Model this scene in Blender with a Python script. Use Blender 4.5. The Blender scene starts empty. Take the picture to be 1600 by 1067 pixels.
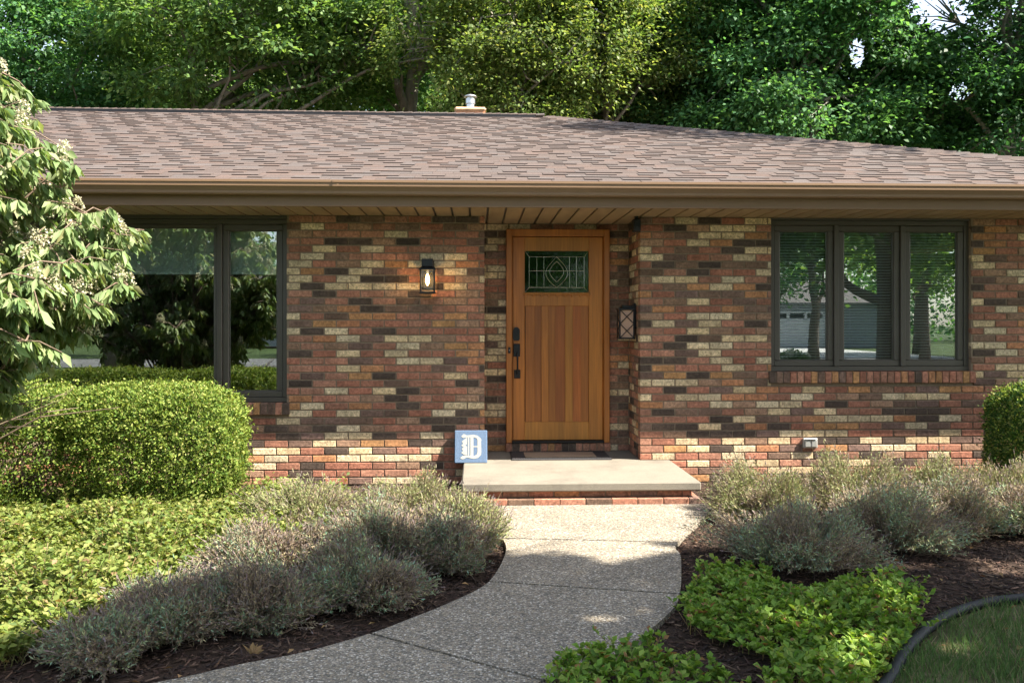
import bpy, math, random
import numpy as np
from mathutils import Vector, Matrix, noise

# ------------------------------------------------------------------ scene, camera, light
scene = bpy.context.scene
COL = bpy.data.collections.new("front_yard"); scene.collection.children.link(COL)
TH = math.radians(2.33); F = 1350.0; DC = 7.95; HC = 1.455
cam_d = bpy.data.cameras.new("camera"); cam = bpy.data.objects.new("camera", cam_d); COL.objects.link(cam)
cam.location = (0, -DC, HC); cam.rotation_euler = (math.radians(90), 0, -TH)
cam_d.sensor_width = 36; cam_d.lens = 36 * F / 1600; cam_d.shift_y = -28.5 / 1600
cam_d.clip_start = 0.05; cam_d.clip_end = 2000
scene.camera = cam

SUN = Vector((2.45, -1.0, 3.02)).normalized()          # towards the sun
sun_el = math.asin(SUN.z)
world = bpy.data.worlds.new("World"); scene.world = world; world.use_nodes = True
nt = world.node_tree; nt.nodes.clear()
wo = nt.nodes.new("ShaderNodeOutputWorld"); bg = nt.nodes.new("ShaderNodeBackground"); sky = nt.nodes.new("ShaderNodeTexSky")
sky.sky_type = 'NISHITA'; sky.sun_disc = False; sky.sun_elevation = sun_el
sky.sun_rotation = math.atan2(SUN.x, SUN.y); sky.dust_density = 1.5; sky.air_density = 1.0
bg.inputs[1].default_value = 0.100
hs = nt.nodes.new('ShaderNodeHueSaturation'); hs.inputs['Saturation'].default_value = .62; nt.links.new(sky.outputs[0], hs.inputs['Color']); nt.links.new(hs.outputs[0], bg.inputs[0]); nt.links.new(bg.outputs[0], wo.inputs[0])
ld = bpy.data.lights.new("sun", 'SUN'); ld.energy = 5.0; ld.angle = math.radians(0.55); ld.color = (1.0, 0.92, 0.80)
lo = bpy.data.objects.new("sun", ld); COL.objects.link(lo)
lo.rotation_euler = SUN.to_track_quat('Z', 'Y').to_euler(); lo.location = (30, -12, 40)
scene.view_settings.view_transform = 'Standard'; scene.view_settings.look = 'None'
scene.view_settings.exposure = 1.98; scene.view_settings.gamma = 1.0
scene.cycles.max_bounces = 8; scene.cycles.transparent_max_bounces = 12
scene.cycles.diffuse_bounces = 4; scene.cycles.use_denoising = True

R = random.Random(7); NR = np.random.default_rng(11)

# ------------------------------------------------------------------ geometry maths
def PX(px, D):
    """x of the point seen in column px at distance D along the wall normal"""
    return D * math.tan(TH + math.atan((px - 800) / F))
def dep(x, D): return D * math.cos(TH) + x * math.sin(TH)
def PT(px, py, D):
    x = PX(px, D); return x, HC - (py - 505) * dep(x, D) / F
def GP(px, py, z=0.0):
    """point on the level z seen at px, py"""
    k = (HC - z) * F / (py - 505); a = TH + math.atan((px - 800) / F); D = k / (math.cos(TH) + math.tan(a) * math.sin(TH))
    return D * math.tan(a), D - DC

# ------------------------------------------------------------------ object helpers
def tag(o, label=None, cat=None, group=None, kind=None):
    if label: o['label'] = label
    if cat: o['category'] = cat
    if group: o['group'] = group
    if kind: o['kind'] = kind
    return o
def empty(name, loc, label, cat, group=None):
    o = bpy.data.objects.new(name, None); COL.objects.link(o); o.location = loc; o.empty_display_size = .2
    return tag(o, label, cat, group)
def link(me, name, mat, parent=None):
    o = bpy.data.objects.new(name, me); COL.objects.link(o)
    if mat: me.materials.append(mat)
    if parent is not None:
        o.parent = parent
        off = Vector((0, 0, 0)); p = parent
        while p: off += p.location; p = p.parent
        if off.length > 0: me.transform(Matrix.Translation(-off))
    return o
class MB:
    """collects shapes in world coordinates; build() links them as one mesh"""
    def __init__(s): s.v = []; s.f = []; s.c = []
    def add(s, vs, fs, col=(1, 1, 1, 0)):
        n = len(s.v); s.v += [tuple(p) for p in vs]; s.f += [tuple(i + n for i in f) for f in fs]; s.c += [col] * len(vs)
    def box(s, x0, x1, y0, y1, z0, z1, col=(1, 1, 1, 0), M=None):
        vs = [(x, y, z) for x in (x0, x1) for y in (y0, y1) for z in (z0, z1)]
        if M is not None: vs = [M @ Vector(p) for p in vs]
        s.add(vs, [(0, 1, 3, 2), (4, 6, 7, 5), (0, 4, 5, 1), (2, 3, 7, 6), (0, 2, 6, 4), (1, 5, 7, 3)], col)
    def bbox(s, x0, x1, y0, y1, z0, z1, b=.004, col=(1, 1, 1, 0), M=None):
        """box with chamfered edges"""
        vs = []; 
        for x, sx in ((x0, 1), (x1, -1)):
            for y, sy in ((y0, 1), (y1, -1)):
                for z, sz in ((z0, 1), (z1, -1)):
                    vs += [(x, y + sy * b, z + sz * b), (x + sx * b, y, z + sz * b), (x + sx * b, y + sy * b, z)]
        if M is not None: vs = [M @ Vector(p) for p in vs]
        def I(i, j, k, a): return ((i * 2 + j) * 2 + k) * 3 + a
        fs = []
        for i in (0, 1): fs.append((I(i,0,0,0), I(i,0,1,0), I(i,1,1,0), I(i,1,0,0)))
        for j in (0, 1): fs.append((I(0,j,0,1), I(0,j,1,1), I(1,j,1,1), I(1,j,0,1)))
        for k in (0, 1): fs.append((I(0,0,k,2), I(0,1,k,2), I(1,1,k,2), I(1,0,k,2)))
        for i in (0, 1):
            for j in (0, 1):
                fs.append((I(i,j,0,0), I(i,j,1,0), I(i,j,1,1), I(i,j,0,1)))
                fs.append((I(i,0,j,0), I(i,1,j,0), I(i,1,j,2), I(i,0,j,2)))
                fs.append((I(0,i,j,1), I(1,i,j,1), I(1,i,j,2), I(0,i,j,2)))
                for k in (0, 1): fs.append((I(i,j,k,0), I(i,j,k,1), I(i,j,k,2)))
        s.add(vs, fs, col)
    def prism(s, poly, z0, z1, col=(1, 1, 1, 0), M=None):
        n = len(poly); vs = [(x, y, z0) for x, y in poly] + [(x, y, z1) for x, y in poly]
        if M is not None: vs = [M @ Vector(p) for p in vs]
        s.add(vs, [tuple(range(n))[::-1], tuple(range(n, 2 * n))] + [(i, (i + 1) % n, n + (i + 1) % n, n + i) for i in range(n)], col)
    def tube(s, pts, rad, k=8, col=(1, 1, 1, 0), cap=True):
        pts = [Vector(p) for p in pts]; n = len(pts)
        if not hasattr(rad, '__len__'): rad = [rad] * n
        base = len(s.v); u = None; rings = []
        for i in range(n):
            t = (pts[min(i + 1, n - 1)] - pts[max(i - 1, 0)])
            if t.length < 1e-9: t = Vector((0, 0, 1))
            t.normalize()
            if u is None: u = t.orthogonal().normalized()
            else: u = (u - t * u.dot(t)).normalized()
            w = t.cross(u)
            rings += [pts[i] + (u * math.cos(2 * math.pi * j / k) + w * math.sin(2 * math.pi * j / k)) * rad[i] for j in range(k)]
        fs = [(i * k + j, i * k + (j + 1) % k, (i + 1) * k + (j + 1) % k, (i + 1) * k + j) for i in range(n - 1) for j in range(k)]
        if cap: fs += [tuple(range(k))[::-1], tuple((n - 1) * k + j for j in range(k))]
        s.add(rings, fs, col)
    def lathe(s, c, prof, k=24, col=(1, 1, 1, 0)):
        vs = [(c[0] + r * math.cos(2 * math.pi * j / k), c[1] + r * math.sin(2 * math.pi * j / k), c[2] + z) for r, z in prof for j in range(k)]
        n = len(prof)
        fs = [(i * k + j, i * k + (j + 1) % k, (i + 1) * k + (j + 1) % k, (i + 1) * k + j) for i in range(n - 1) for j in range(k)]
        fs += [tuple(range(k))[::-1], tuple((n - 1) * k + j for j in range(k))]
        s.add(vs, fs, col)
    def build(s, name, mat, parent=None, smooth=False, ang=None):
        me = bpy.data.meshes.new(name); me.from_pydata(s.v, [], s.f)
        a = me.attributes.new('Col', 'FLOAT_COLOR', 'POINT')
        a.data.foreach_set('color', np.array(s.c, dtype=np.float32).ravel())
        import bmesh
        bm = bmesh.new(); bm.from_mesh(me); bmesh.ops.recalc_face_normals(bm, faces=bm.faces); bm.to_mesh(me); bm.free()
        if smooth: me.polygons.foreach_set('use_smooth', [True] * len(me.polygons))
        return link(me, name, mat, parent)
def npmesh(name, V, Fc, C, mat, parent=None, smooth=False):
    """V (n,3), Fc (m,k) faces of one size, C (n,3)"""
    V = np.asarray(V, dtype=np.float32); Fc = np.asarray(Fc, dtype=np.int32)
    me = bpy.data.meshes.new(name); m, k = Fc.shape
    me.vertices.add(len(V)); me.vertices.foreach_set('co', V.ravel())
    me.loops.add(m * k); me.loops.foreach_set('vertex_index', Fc.ravel())
    me.polygons.add(m); me.polygons.foreach_set('loop_start', np.arange(0, m * k, k, dtype=np.int32))
    me.update(calc_edges=True)
    a = me.attributes.new('Col', 'FLOAT_COLOR', 'POINT')
    C4 = np.ones((len(V), 4), dtype=np.float32); C4[:, :3] = C
    a.data.foreach_set('color', C4.ravel())
    if smooth: me.polygons.foreach_set('use_smooth', np.ones(m, dtype=bool))
    me.validate()
    return link(me, name, mat, parent)
def nrm(a): return a / np.maximum(np.linalg.norm(a, axis=1, keepdims=True), 1e-9)
def leaf_verts(P, D, U, L, W, C, fold=.25, droop=0.0):
    """diamond leaves: 5 verts, 4 tris. returns V,F,C"""
    n = len(P); D = nrm(D); S = nrm(np.cross(D, U)); N = np.cross(S, D)
    L = np.broadcast_to(np.asarray(L, float).reshape(-1, 1), (n, 1)); W = np.broadcast_to(np.asarray(W, float).reshape(-1, 1), (n, 1))
    dz = np.array([[0, 0, -1.0]])
    mid = P + D * L * .5 + dz * L * droop * .25
    tip = P + D * L + dz * L * droop
    l = mid + S * W * .5 + N * W * fold; r = mid - S * W * .5 + N * W * fold
    V = np.stack([P, r, tip, l, mid], 1).reshape(-1, 3)
    b = (np.arange(n) * 5)[:, None]
    Fc = np.concatenate([b + [[0, 1, 4]], b + [[1, 2, 4]], b + [[4, 2, 3]], b + [[0, 4, 3]]], 0)
    return V, Fc, np.repeat(C, 5, 0)
def quad_leaf(P, D, U, L, W, C, bend=.15):
    n = len(P); D = nrm(D); S = nrm(np.cross(D, U)); N = np.cross(S, D)
    L = np.broadcast_to(np.asarray(L, float).reshape(-1, 1), (n, 1)); W = np.broadcast_to(np.asarray(W, float).reshape(-1, 1), (n, 1))
    V = np.stack([P, P + D * L * .45 - S * W * .5 + N * W * bend, P + D * L, P + D * L * .45 + S * W * .5 + N * W * bend], 1).reshape(-1, 3)
    b = (np.arange(n) * 4)[:, None]
    return V, b + [[0, 1, 2, 3]], np.repeat(C, 4, 0)
def rdir(n): return nrm(NR.normal(size=(n, 3)))
def inpoly(x, y, poly):
    ins = np.zeros(len(x), bool); n = len(poly)
    for i in range(n):
        x0, y0 = poly[i]; x1, y1 = poly[(i + 1) % n]
        c = ((y0 > y) != (y1 > y)) & (x < (x1 - x0) * (y - y0) / ((y1 - y0) if y1 != y0 else 1e-9) + x0)
        ins ^= c
    return ins
def catmull(pts, n=6):
    pts = [Vector(p) for p in pts]; out = []
    for i in range(len(pts) - 1):
        p0 = pts[max(i - 1, 0)]; p1 = pts[i]; p2 = pts[i + 1]; p3 = pts[min(i + 2, len(pts) - 1)]
        for k in range(n):
            t = k / n
            out.append(.5 * ((2 * p1) + (p2 - p0) * t + (2 * p0 - 5 * p1 + 4 * p2 - p3) * t * t + (3 * p1 - p0 - 3 * p2 + p3) * t ** 3))
    out.append(pts[-1]); return out
def n2(x, y, s=1.0, o=0.0): return noise.noise(Vector((x * s + o, y * s - o, o * .7)))

# ------------------------------------------------------------------ materials
def newmat(name):
    m = bpy.data.materials.new(name); m.use_nodes = True; t = m.node_tree; t.nodes.clear()
    out = t.nodes.new("ShaderNodeOutputMaterial"); p = t.nodes.new("ShaderNodeBsdfPrincipled")
    t.links.new(p.outputs[0], out.inputs[0]); return m, t, p, out
def N(t, typ, **kw):
    n = t.nodes.new(typ)
    for k, v in kw.items():
        if k.startswith('i_'):
            key = k[2:]; key = int(key) if key.isdigit() else key.replace('_', ' ')
            n.inputs[key].default_value = v
        else: setattr(n, k, v)
    return n
def objco(t, scale=(1, 1, 1)):
    tc = N(t, "ShaderNodeTexCoord"); mp = N(t, "ShaderNodeMapping"); mp.inputs['Scale'].default_value = scale
    t.links.new(tc.outputs['Object'], mp.inputs[0]); return mp.outputs[0]
def ntex(t, co, scale, detail=4, rough=.6):
    n = N(t, "ShaderNodeTexNoise"); n.inputs['Scale'].default_value = scale; n.inputs['Detail'].default_value = detail
    n.inputs['Roughness'].default_value = rough; t.links.new(co, n.inputs['Vector']); return n.outputs['Fac']
def ramp(t, fac, stops):
    r = N(t, "ShaderNodeValToRGB"); e = r.color_ramp.elements
    while len(e) < len(stops): e.new(.5)
    for k, (p, c) in enumerate(stops):
        e[k].position = p; e[k].color = (c[0], c[1], c[2], 1) if hasattr(c, '__len__') else (c, c, c, 1)
    t.links.new(fac, r.inputs[0]); return r.outputs[0]
def mul(t, a, b, fac=1.0, mode='MULTIPLY'):
    m = N(t, "ShaderNodeMix", data_type='RGBA', blend_type=mode); m.inputs[0].default_value = fac
    for s, i in ((a, 6), (b, 7)):
        if isinstance(s, tuple): m.inputs[i].default_value = (*s[:3], 1)
        else: t.links.new(s, m.inputs[i])
    return m.outputs[2]
def bump(t, p, h, strength=.4, dist=.01):
    b = N(t, "ShaderNodeBump"); b.inputs['Strength'].default_value = strength; b.inputs['Distance'].default_value = dist
    t.links.new(h, b.inputs['Height']); t.links.new(b.outputs[0], p.inputs['Normal'])
def vcol(t): return N(t, "ShaderNodeAttribute", attribute_name='Col')
def simple(name, col, rough=.6, metal=0.0, var=.25, scale=20, bs=.15, stretch=(1, 1, 1), spec=.5):
    m, t, p, o = newmat(name); co = objco(t, stretch); f = ntex(t, co, scale)
    c = mul(t, tuple(col), ramp(t, f, [(.25, 1 - var), (.75, 1 + var)])); t.links.new(c, p.inputs['Base Color'])
    p.inputs['Roughness'].default_value = rough; p.inputs['Metallic'].default_value = metal; p.inputs['Specular IOR Level'].default_value = spec
    if bs: bump(t, p, f, bs, .004)
    return m
def m_brick():
    m, t, p, o = newmat("brick"); a = vcol(t); co = objco(t)
    f = ntex(t, co, 38, 5, .65); f2 = ntex(t, co, 7, 3); f3 = ntex(t, co, 140, 3)
    c = mul(t, a.outputs['Color'], ramp(t, f, [(.30, .50), (.5, .95), (.70, 1.45)]))
    c = mul(t, c, ramp(t, f2, [(.3, .74), (.7, 1.18)]))
    # dark pits and stains, strongest on the cream bricks (alpha holds how cream a brick is)
    sp = ramp(t, ntex(t, co, 55, 4, .7), [(.55, 0), (.64, .9)]); ml = N(t, "ShaderNodeMath", operation='MULTIPLY'); t.links.new(sp, ml.inputs[0]); t.links.new(a.outputs['Alpha'], ml.inputs[1])
    mx = N(t, "ShaderNodeMix", data_type='RGBA'); t.links.new(ml.outputs[0], mx.inputs[0]); t.links.new(c, mx.inputs[6]); mx.inputs[7].default_value = (.17, .095, .055, 1)
    c = mul(t, mx.outputs[2], ramp(t, f3, [(.3, .82), (.7, 1.15)]))
    t.links.new(c, p.inputs['Base Color']); p.inputs['Roughness'].default_value = .88; p.inputs['Specular IOR Level'].default_value = .3
    ad = N(t, "ShaderNodeMath", operation='ADD'); t.links.new(f, ad.inputs[0]); t.links.new(f3, ad.inputs[1]); bump(t, p, ad.outputs[0], .55, .006)
    return m
def m_vcol(name, rough=.8, scale=60, var=.3, bs=.4, dist=.004, spec=.3):
    m, t, p, o = newmat(name); a = vcol(t); f = ntex(t, objco(t), scale, 4)
    c = mul(t, a.outputs['Color'], ramp(t, f, [(.3, 1 - var), (.7, 1 + var)])); t.links.new(c, p.inputs['Base Color'])
    p.inputs['Roughness'].default_value = rough; p.inputs['Specular IOR Level'].default_value = spec
    if bs: bump(t, p, f, bs, dist)
    return m
def m_leaf(name, rough=.45, trans=.35, tint=(1.25, 1.25, .55), spec=.4):
    m, t, p, o = newmat(name); a = vcol(t); t.links.new(a.outputs['Color'], p.inputs['Base Color'])
    p.inputs['Roughness'].default_value = rough; p.inputs['Specular IOR Level'].default_value = spec
    tr = N(t, "ShaderNodeBsdfTranslucent"); t.links.new(mul(t, a.outputs['Color'], tint), tr.inputs[0])
    mx = N(t, "ShaderNodeMixShader"); mx.inputs[0].default_value = trans
    t.links.new(p.outputs[0], mx.inputs[1]); t.links.new(tr.outputs[0], mx.inputs[2]); t.links.new(mx.outputs[0], o.inputs[0]); return m
def m_wood(name, dark, light, spec=.5):
    m, t, p, o = newmat(name); a = vcol(t)
    f = ntex(t, objco(t, (55, 55, 2.2)), 1.0, 5, .65); g = ntex(t, objco(t, (9, 9, .7)), 1.0, 3)
    c = ramp(t, f, [(.25, dark), (.75, light)]); c = mul(t, c, ramp(t, g, [(.3, .78), (.7, 1.18)])); c = mul(t, c, a.outputs['Color'])
    t.links.new(c, p.inputs['Base Color']); p.inputs['Roughness'].default_value = .42; p.inputs['Specular IOR Level'].default_value = spec
    bump(t, p, f, .12, .002); return m
def m_glass(name, refl=.2, tint=(.75, .8, .78), rough=.0, wav=.0, fm=1.2):
    m, t, p, o = newmat(name); t.nodes.remove(p)
    tr = N(t, "ShaderNodeBsdfTransparent"); tr.inputs[0].default_value = (*tint, 1)
    gl = N(t, "ShaderNodeBsdfGlossy"); gl.inputs['Roughness'].default_value = rough; gl.inputs[0].default_value = (.95, 1, 1, 1)
    lw = N(t, "ShaderNodeFresnel"); lw.inputs[0].default_value = 1.5
    ma = N(t, "ShaderNodeMath", operation='MULTIPLY_ADD', use_clamp=True); ma.inputs[1].default_value = fm; ma.inputs[2].default_value = refl
    t.links.new(lw.outputs[0], ma.inputs[0]); mx = N(t, "ShaderNodeMixShader")
    t.links.new(ma.outputs[0], mx.inputs[0]); t.links.new(tr.outputs[0], mx.inputs[1]); t.links.new(gl.outputs[0], mx.inputs[2]); t.links.new(mx.outputs[0], o.inputs[0])
    if wav:
        b = N(t, "ShaderNodeBump"); b.inputs['Strength'].default_value = wav; b.inputs['Distance'].default_value = .01
        t.links.new(ntex(t, objco(t), 14, 2), b.inputs['Height']); t.links.new(b.outputs[0], gl.inputs['Normal'])
    return m
def m_agg():
    m, t, p, o = newmat("exposed_aggregate"); co = objco(t)
    v = N(t, "ShaderNodeTexVoronoi"); v.inputs['Scale'].default_value = 115; t.links.new(co, v.inputs['Vector'])
    sep = N(t, "ShaderNodeSeparateColor"); t.links.new(v.outputs['Color'], sep.inputs[0])
    c = ramp(t, sep.outputs[0], [(0, (.085, .074, .058)), (.22, (.155, .138, .112)), (.5, (.215, .190, .150)), (.72, (.285, .228, .150)), (.9, (.37, .33, .265)), (1, (.55, .51, .44))])
    d = ramp(t, v.outputs['Distance'], [(.25, 1.0), (.75, .55)]); c = mul(t, c, d)
    c = mul(t, c, ramp(t, ntex(t, co, 2.5, 4), [(.3, 1.05), (.7, 1.38)]))
    t.links.new(c, p.inputs['Base Color']); p.inputs['Roughness'].default_value = .8
    inv = N(t, "ShaderNodeMath", operation='SUBTRACT'); inv.inputs[0].default_value = 1; t.links.new(v.outputs['Distance'], inv.inputs[1]); bump(t, p, inv.outputs[0], .7, .006)
    return m
def m_conc():
    m, t, p, o = newmat("step_concrete"); co = objco(t); f = ntex(t, co, 160, 3, .7); g = ntex(t, co, 3.5, 5)
    c = ramp(t, f, [(.3, (.140, .124, .098)), (.7, (.235, .210, .168))]); c = mul(t, c, ramp(t, g, [(.3, .74), (.5, 1.0), (.7, 1.1)]))
    t.links.new(c, p.inputs['Base Color']); p.inputs['Roughness'].default_value = .9; bump(t, p, f, .45, .003); return m
def m_ground(name, a, b, s1, s2):
    m, t, p, o = newmat(name); co = objco(t); f = ntex(t, co, s1, 6, .7); g = ntex(t, co, s2, 4)
    c = ramp(t, f, [(.3, a), (.7, b)]); c = mul(t, c, ramp(t, g, [(.3, .75), (.7, 1.2)])); t.links.new(c, p.inputs['Base Color'])
    p.inputs['Roughness'].default_value = .95; p.inputs['Specular IOR Level'].default_value = .2; bump(t, p, f, .8, .02); return m
def m_emit(name, col, s):
    m, t, p, o = newmat(name); p.inputs['Emission Color'].default_value = (*col, 1); p.inputs['Emission Strength'].default_value = s; p.inputs['Base Color'].default_value = (*col, 1); return m

M = dict(
    brick=m_brick(), mortar=simple("mortar", (.22, .165, .115), .95, var=.25, scale=60, bs=.6),
    shingle=m_vcol("asphalt_shingle", .92, 220, .35, .6, .004, .2),
    trim=simple("brown_aluminium", (.215, .130, .072), .6, 0, .05, 3, .02), soffit=simple("soffit_board", (.33, .235, .135), .6, 0, .22, 6, .1, (1, .3, 1)),
    frame=simple("bronze_frame", (.075, .066, .054), .45, .0, .1, 4, .02), inner=simple("room_wall", (.10, .10, .095), .9),
    blind=simple("blind_slat", (.72, .76, .82), .5, 0, .05, 3, 0), shade=simple("blind_slat_closed", (.72, .77, .72), .6, 0, .05, 3, 0),
    glass=m_glass("window_glass", .16, (.88, .92, .9)), dglass=m_glass("leaded_glass", .0, (.5, .62, .5), 0, .05, .9), came=simple("lead_came", (.62, .64, .62), .25, .8, .1),
    door=m_wood("door_wood", (.33, .115, .014), (.56, .215, .034)), doorp=m_wood("door_panel_wood", (.29, .085, .012), (.50, .165, .027)),
    jamb=m_wood("jamb_wood", (.31, .095, .013), (.51, .180, .03)), black=simple("black_iron", (.012, .012, .014), .45, .3, .2, 30, .1),
    rubber=simple("rubber_mat", (.035, .033, .035), .8, 0, .3, 90, .6), matc=simple("mat_coir", (.30, .21, .14), .95, 0, .35, 150, .7),
    agg=m_agg(), conc=m_conc(), galv=simple("galvanised_steel", (.55, .57, .58), .35, .9, .12, 8, .05),
    crown=simple("chimney_crown", (.50, .33, .20), .9, 0, .3, 12, .4), outlet=simple("outlet_cover", (.42, .42, .40), .45, .5, .1, 20, .1),
    bluestone=simple("blue_painted_stone", (.085, .135, .22), .85, 0, .35, 130, .5), whitep=simple("white_paint", (.34, .34, .31), .8, 0, .25, 140, .4),
    bark=simple("bark", (.13, .10, .075), .9, 0, .5, 14, .9, (1, 1, .25)), barkg=simple("grey_bark", (.20, .18, .15), .9, 0, .45, 12, .8, (1, 1, .3)),
    twig=simple("twig", (.17, .12, .085), .85, 0, .35, 40, .4), stemg=m_leaf("herb_stem", .7, .2, (1.1, 1.1, .8), .2),
    leaf=m_leaf("tree_leaf", .5, .50, spec=.25), leafbox=m_leaf("hedge_leaf", .6, .3, spec=.18), leafgc=m_leaf("ground_cover_leaf", .55, .35, spec=.2), flower=m_leaf("flower_petal", .7, .3, (1, 1, .9), .2),
    chip=m_vcol("mulch_chip", .95, 90, .4, .3), mulch=m_ground("mulch_soil", (.020, .013, .009), (.065, .042, .030), 30, 3),
    lawn=m_ground("lawn_soil", (.05, .052, .02), (.13, .12, .06), 12, 1.2), grass=m_leaf("grass_blade", .6, .25, (1.1, 1.1, .7), .2),
    field=m_ground("yard_grass", (.028, .05, .014), (.055, .085, .025), 8, .5), hose=simple("edging_plastic", (.012, .014, .016), .6, 0, .3, 20, .15, spec=.3),
    asphalt=m_ground("asphalt", (.10, .10, .105), (.17, .17, .175), 20, .6), drive=m_ground("driveway_concrete", (.38, .38, .38), (.5, .5, .5), 6, .5),
    siding=simple("pale_siding", (.20, .22, .25), .7), garage=simple("garage_white", (.42, .44, .47), .5), nroof=simple("neighbour_roof", (.10, .09, .09), .9, 0, .3, 8),
    dry=m_leaf("dry_leaf", .8, .2, (1, .9, .7), .1),
)
bulbm = m_emit("lit_bulb", (1.0, .55, .18), 9)
frost, t_, p_, o_ = newmat("frosted_pink_glass"); p_.inputs['Base Color'].default_value = (.50, .31, .22, 1); p_.inputs['Roughness'].default_value = .6

# ------------------------------------------------------------------ ground, path, lawn
def grid_mesh(name, x0, x1, y0, y1, n, m, zf, mat):
    xs = np.linspace(x0, x1, n); ys = np.linspace(y0, y1, m); V = [(x, y, zf(x, y)) for y in ys for x in xs]
    Fc = [(j * n + i, j * n + i + 1, (j + 1) * n + i + 1, (j + 1) * n + i) for j in range(m - 1) for i in range(n - 1)]
    return npmesh(name, V, Fc, np.ones((len(V), 3)), mat, smooth=True)
g = MB(); g.add([(-400, -400, -.08), (400, -400, -.08), (400, 400, -.08), (-400, 400, -.08)], [(0, 1, 2, 3)])
tag(g.build('ground', M['field']), kind='structure')
mulch_z = lambda x, y: -.018 + .022 * n2(x, y, 1.3, 3) + .012 * n2(x, y, 6, 1)
tag(grid_mesh('mulch_bed', -8, 9, -5.6, .3, 260, 110, mulch_z, M['mulch']), kind='structure')

# path: pairs of edge points; joints between panels
Lp = [(-.05, -1.145), (.10, -1.75), (PX(785, 5.78), -2.17), (PX(790, 5.41), -2.54), GP(764, 908, .02), GP(704, 940, .02), GP(640, 966, .02), GP(579, 989, .02), GP(472, 1019, .02), GP(380, 1036, .02), GP(232, 1067, .02), (-2.0, -4.75), (-3.0, -4.95), (-4.6, -5.05)]
Rp = [(1.80, -1.145), (1.76, -1.45), GP(1058, 847, .02), GP(1064, 870, .02), GP(1062, 927, .02), GP(1041, 961, .02), GP(960, 1019, .02), GP(848, 1062, .02), (-.1, -4.95), (-.55, -5.2), (-1.2, -5.5), (-2.0, -5.75), (-3.0, -5.95), (-4.6, -6.05)]
JT = [0, 2, 4, 7, 11, 13]
Lc = catmull([(*p, 0) for p in Lp], 8); Rc = catmull([(*p, 0) for p in Rp], 8)
path = MB()
for a, b in zip(JT[:-1], JT[1:]):
    i0, i1 = a * 8, b * 8; Ls = Lc[i0:i1 + 1]; Rs = Rc[i0:i1 + 1]
    Ls = [p.copy() for p in Ls]; Rs = [p.copy() for p in Rs]
    for q in (Ls, Rs):
        d = (q[1] - q[0]).normalized() * .009; e = (q[-1] - q[-2]).normalized() * .009
        if a: q[0] += d
        q[-1] -= e
    n = len(Ls); K = 7; vs = []
    for i in range(n):
        for k in range(K):
            f = k / (K - 1); p = Ls[i].lerp(Rs[i], f); vs.append((p.x, p.y, .02 + .002 * n2(p.x, p.y, 1.5, 5)))
    tn = len(vs); ring = [i * K for i in range(n)] + [(n - 1) * K + k for k in range(1, K)] + [i * K + K - 1 for i in range(n - 2, -1, -1)] + [k for k in range(K - 2, 0, -1)]
    fs = [(i * K + k, i * K + k + 1, (i + 1) * K + k + 1, (i + 1) * K + k) for i in range(n - 1) for k in range(K - 1)]
    vs += [(vs[r][0], vs[r][1], -.06) for r in ring]
    fs += [(ring[j], ring[(j + 1) % len(ring)], tn + (j + 1) % len(ring), tn + j) for j in range(len(ring))]
    path.add(vs, fs)
tag(path.build('path', M['agg']), kind='structure')
PATH = [(p.x, p.y) for p in Lc] + [(p.x, p.y) for p in Rc[::-1]]

# edging and lawn
E = [GP(1690, 934), GP(1600, 943), GP(1540, 950), GP(1490, 965), GP(1452, 988), GP(1424, 1016), GP(1406, 1042), GP(1390, 1070), GP(1360, 1120), (1.2, -5.2), (.7, -5.7)]
Ec = catmull([(x, y, .0) for x, y in [(5.6, -2.9)] + E], 6)
em = MB(); em.tube([(p.x, p.y, .028 + .006 * n2(p.x, p.y, 2)) for p in Ec], .025, 10)
tag(em.build('lawn_edging', M['hose'], smooth=True), 'black plastic edging tube curving between the mulch bed and the lawn', 'lawn edging')
LAWN = [(p.x - .0, p.y - .0) for p in Ec] + [(.7, -9.5), (9, -9.5), (9, -2.9)]
lw_ = MB(); lw_.prism(LAWN, -.07, .006); tag(lw_.build('lawn', M['lawn']), kind='structure')

# ------------------------------------------------------------------ brick walls
CH = .0683; BL = .2175; JN = .0115
def brick_col():
    r = R.random(); v = R.uniform(.78, 1.22); h = R.uniform(-1, 1)
    if r < .34: c = (.36, .165 + .018 * h, .108 + .014 * h); k = .3
    elif r < .49: c = (.185, .115, .085 + .008 * h); k = .25
    elif r < .58: c = (.44, .215 + .02 * h, .10); k = .35; v = R.uniform(.85, 1.15)
    elif r < .66: c = (.33, .20, .13); k = .9
    elif r < .89: c = (.68, .53 + .025 * h, .33 + .04 * h); k = 1.0; v = R.uniform(.78, 1.1)
    else: c = (.088, .062, .048); k = .1
    return (c[0] * v, c[1] * v, c[2] * v, k)
def brick(mb, o, u, n, a, b, z0, z1, dp=.1, col=None):
    """chamfered brick: along u from a to b, front face in direction n from plane o"""
    pr = R.uniform(-.0015, .0022); ch = .0035; col = col or brick_col(); j = lambda: R.uniform(-.0012, .0012)
    vs = []
    for d, c in ((-dp, 0), (pr - ch, 0), (pr, ch)):
        for aa, zz in ((a + c, z0 + c), (b - c, z0 + c), (b - c, z1 - c), (a + c, z1 - c)):
            vs.append(o + u * (aa + j()) + n * (d) + Vector((0, 0, zz + j())))
    fs = [(8, 9, 10, 11)]
    for q in (0, 4): fs += [(q + i, q + (i + 1) % 4, q + 4 + (i + 1) % 4, q + 4 + i) for i in range(4)]
    mb.add(vs, fs, col)
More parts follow.
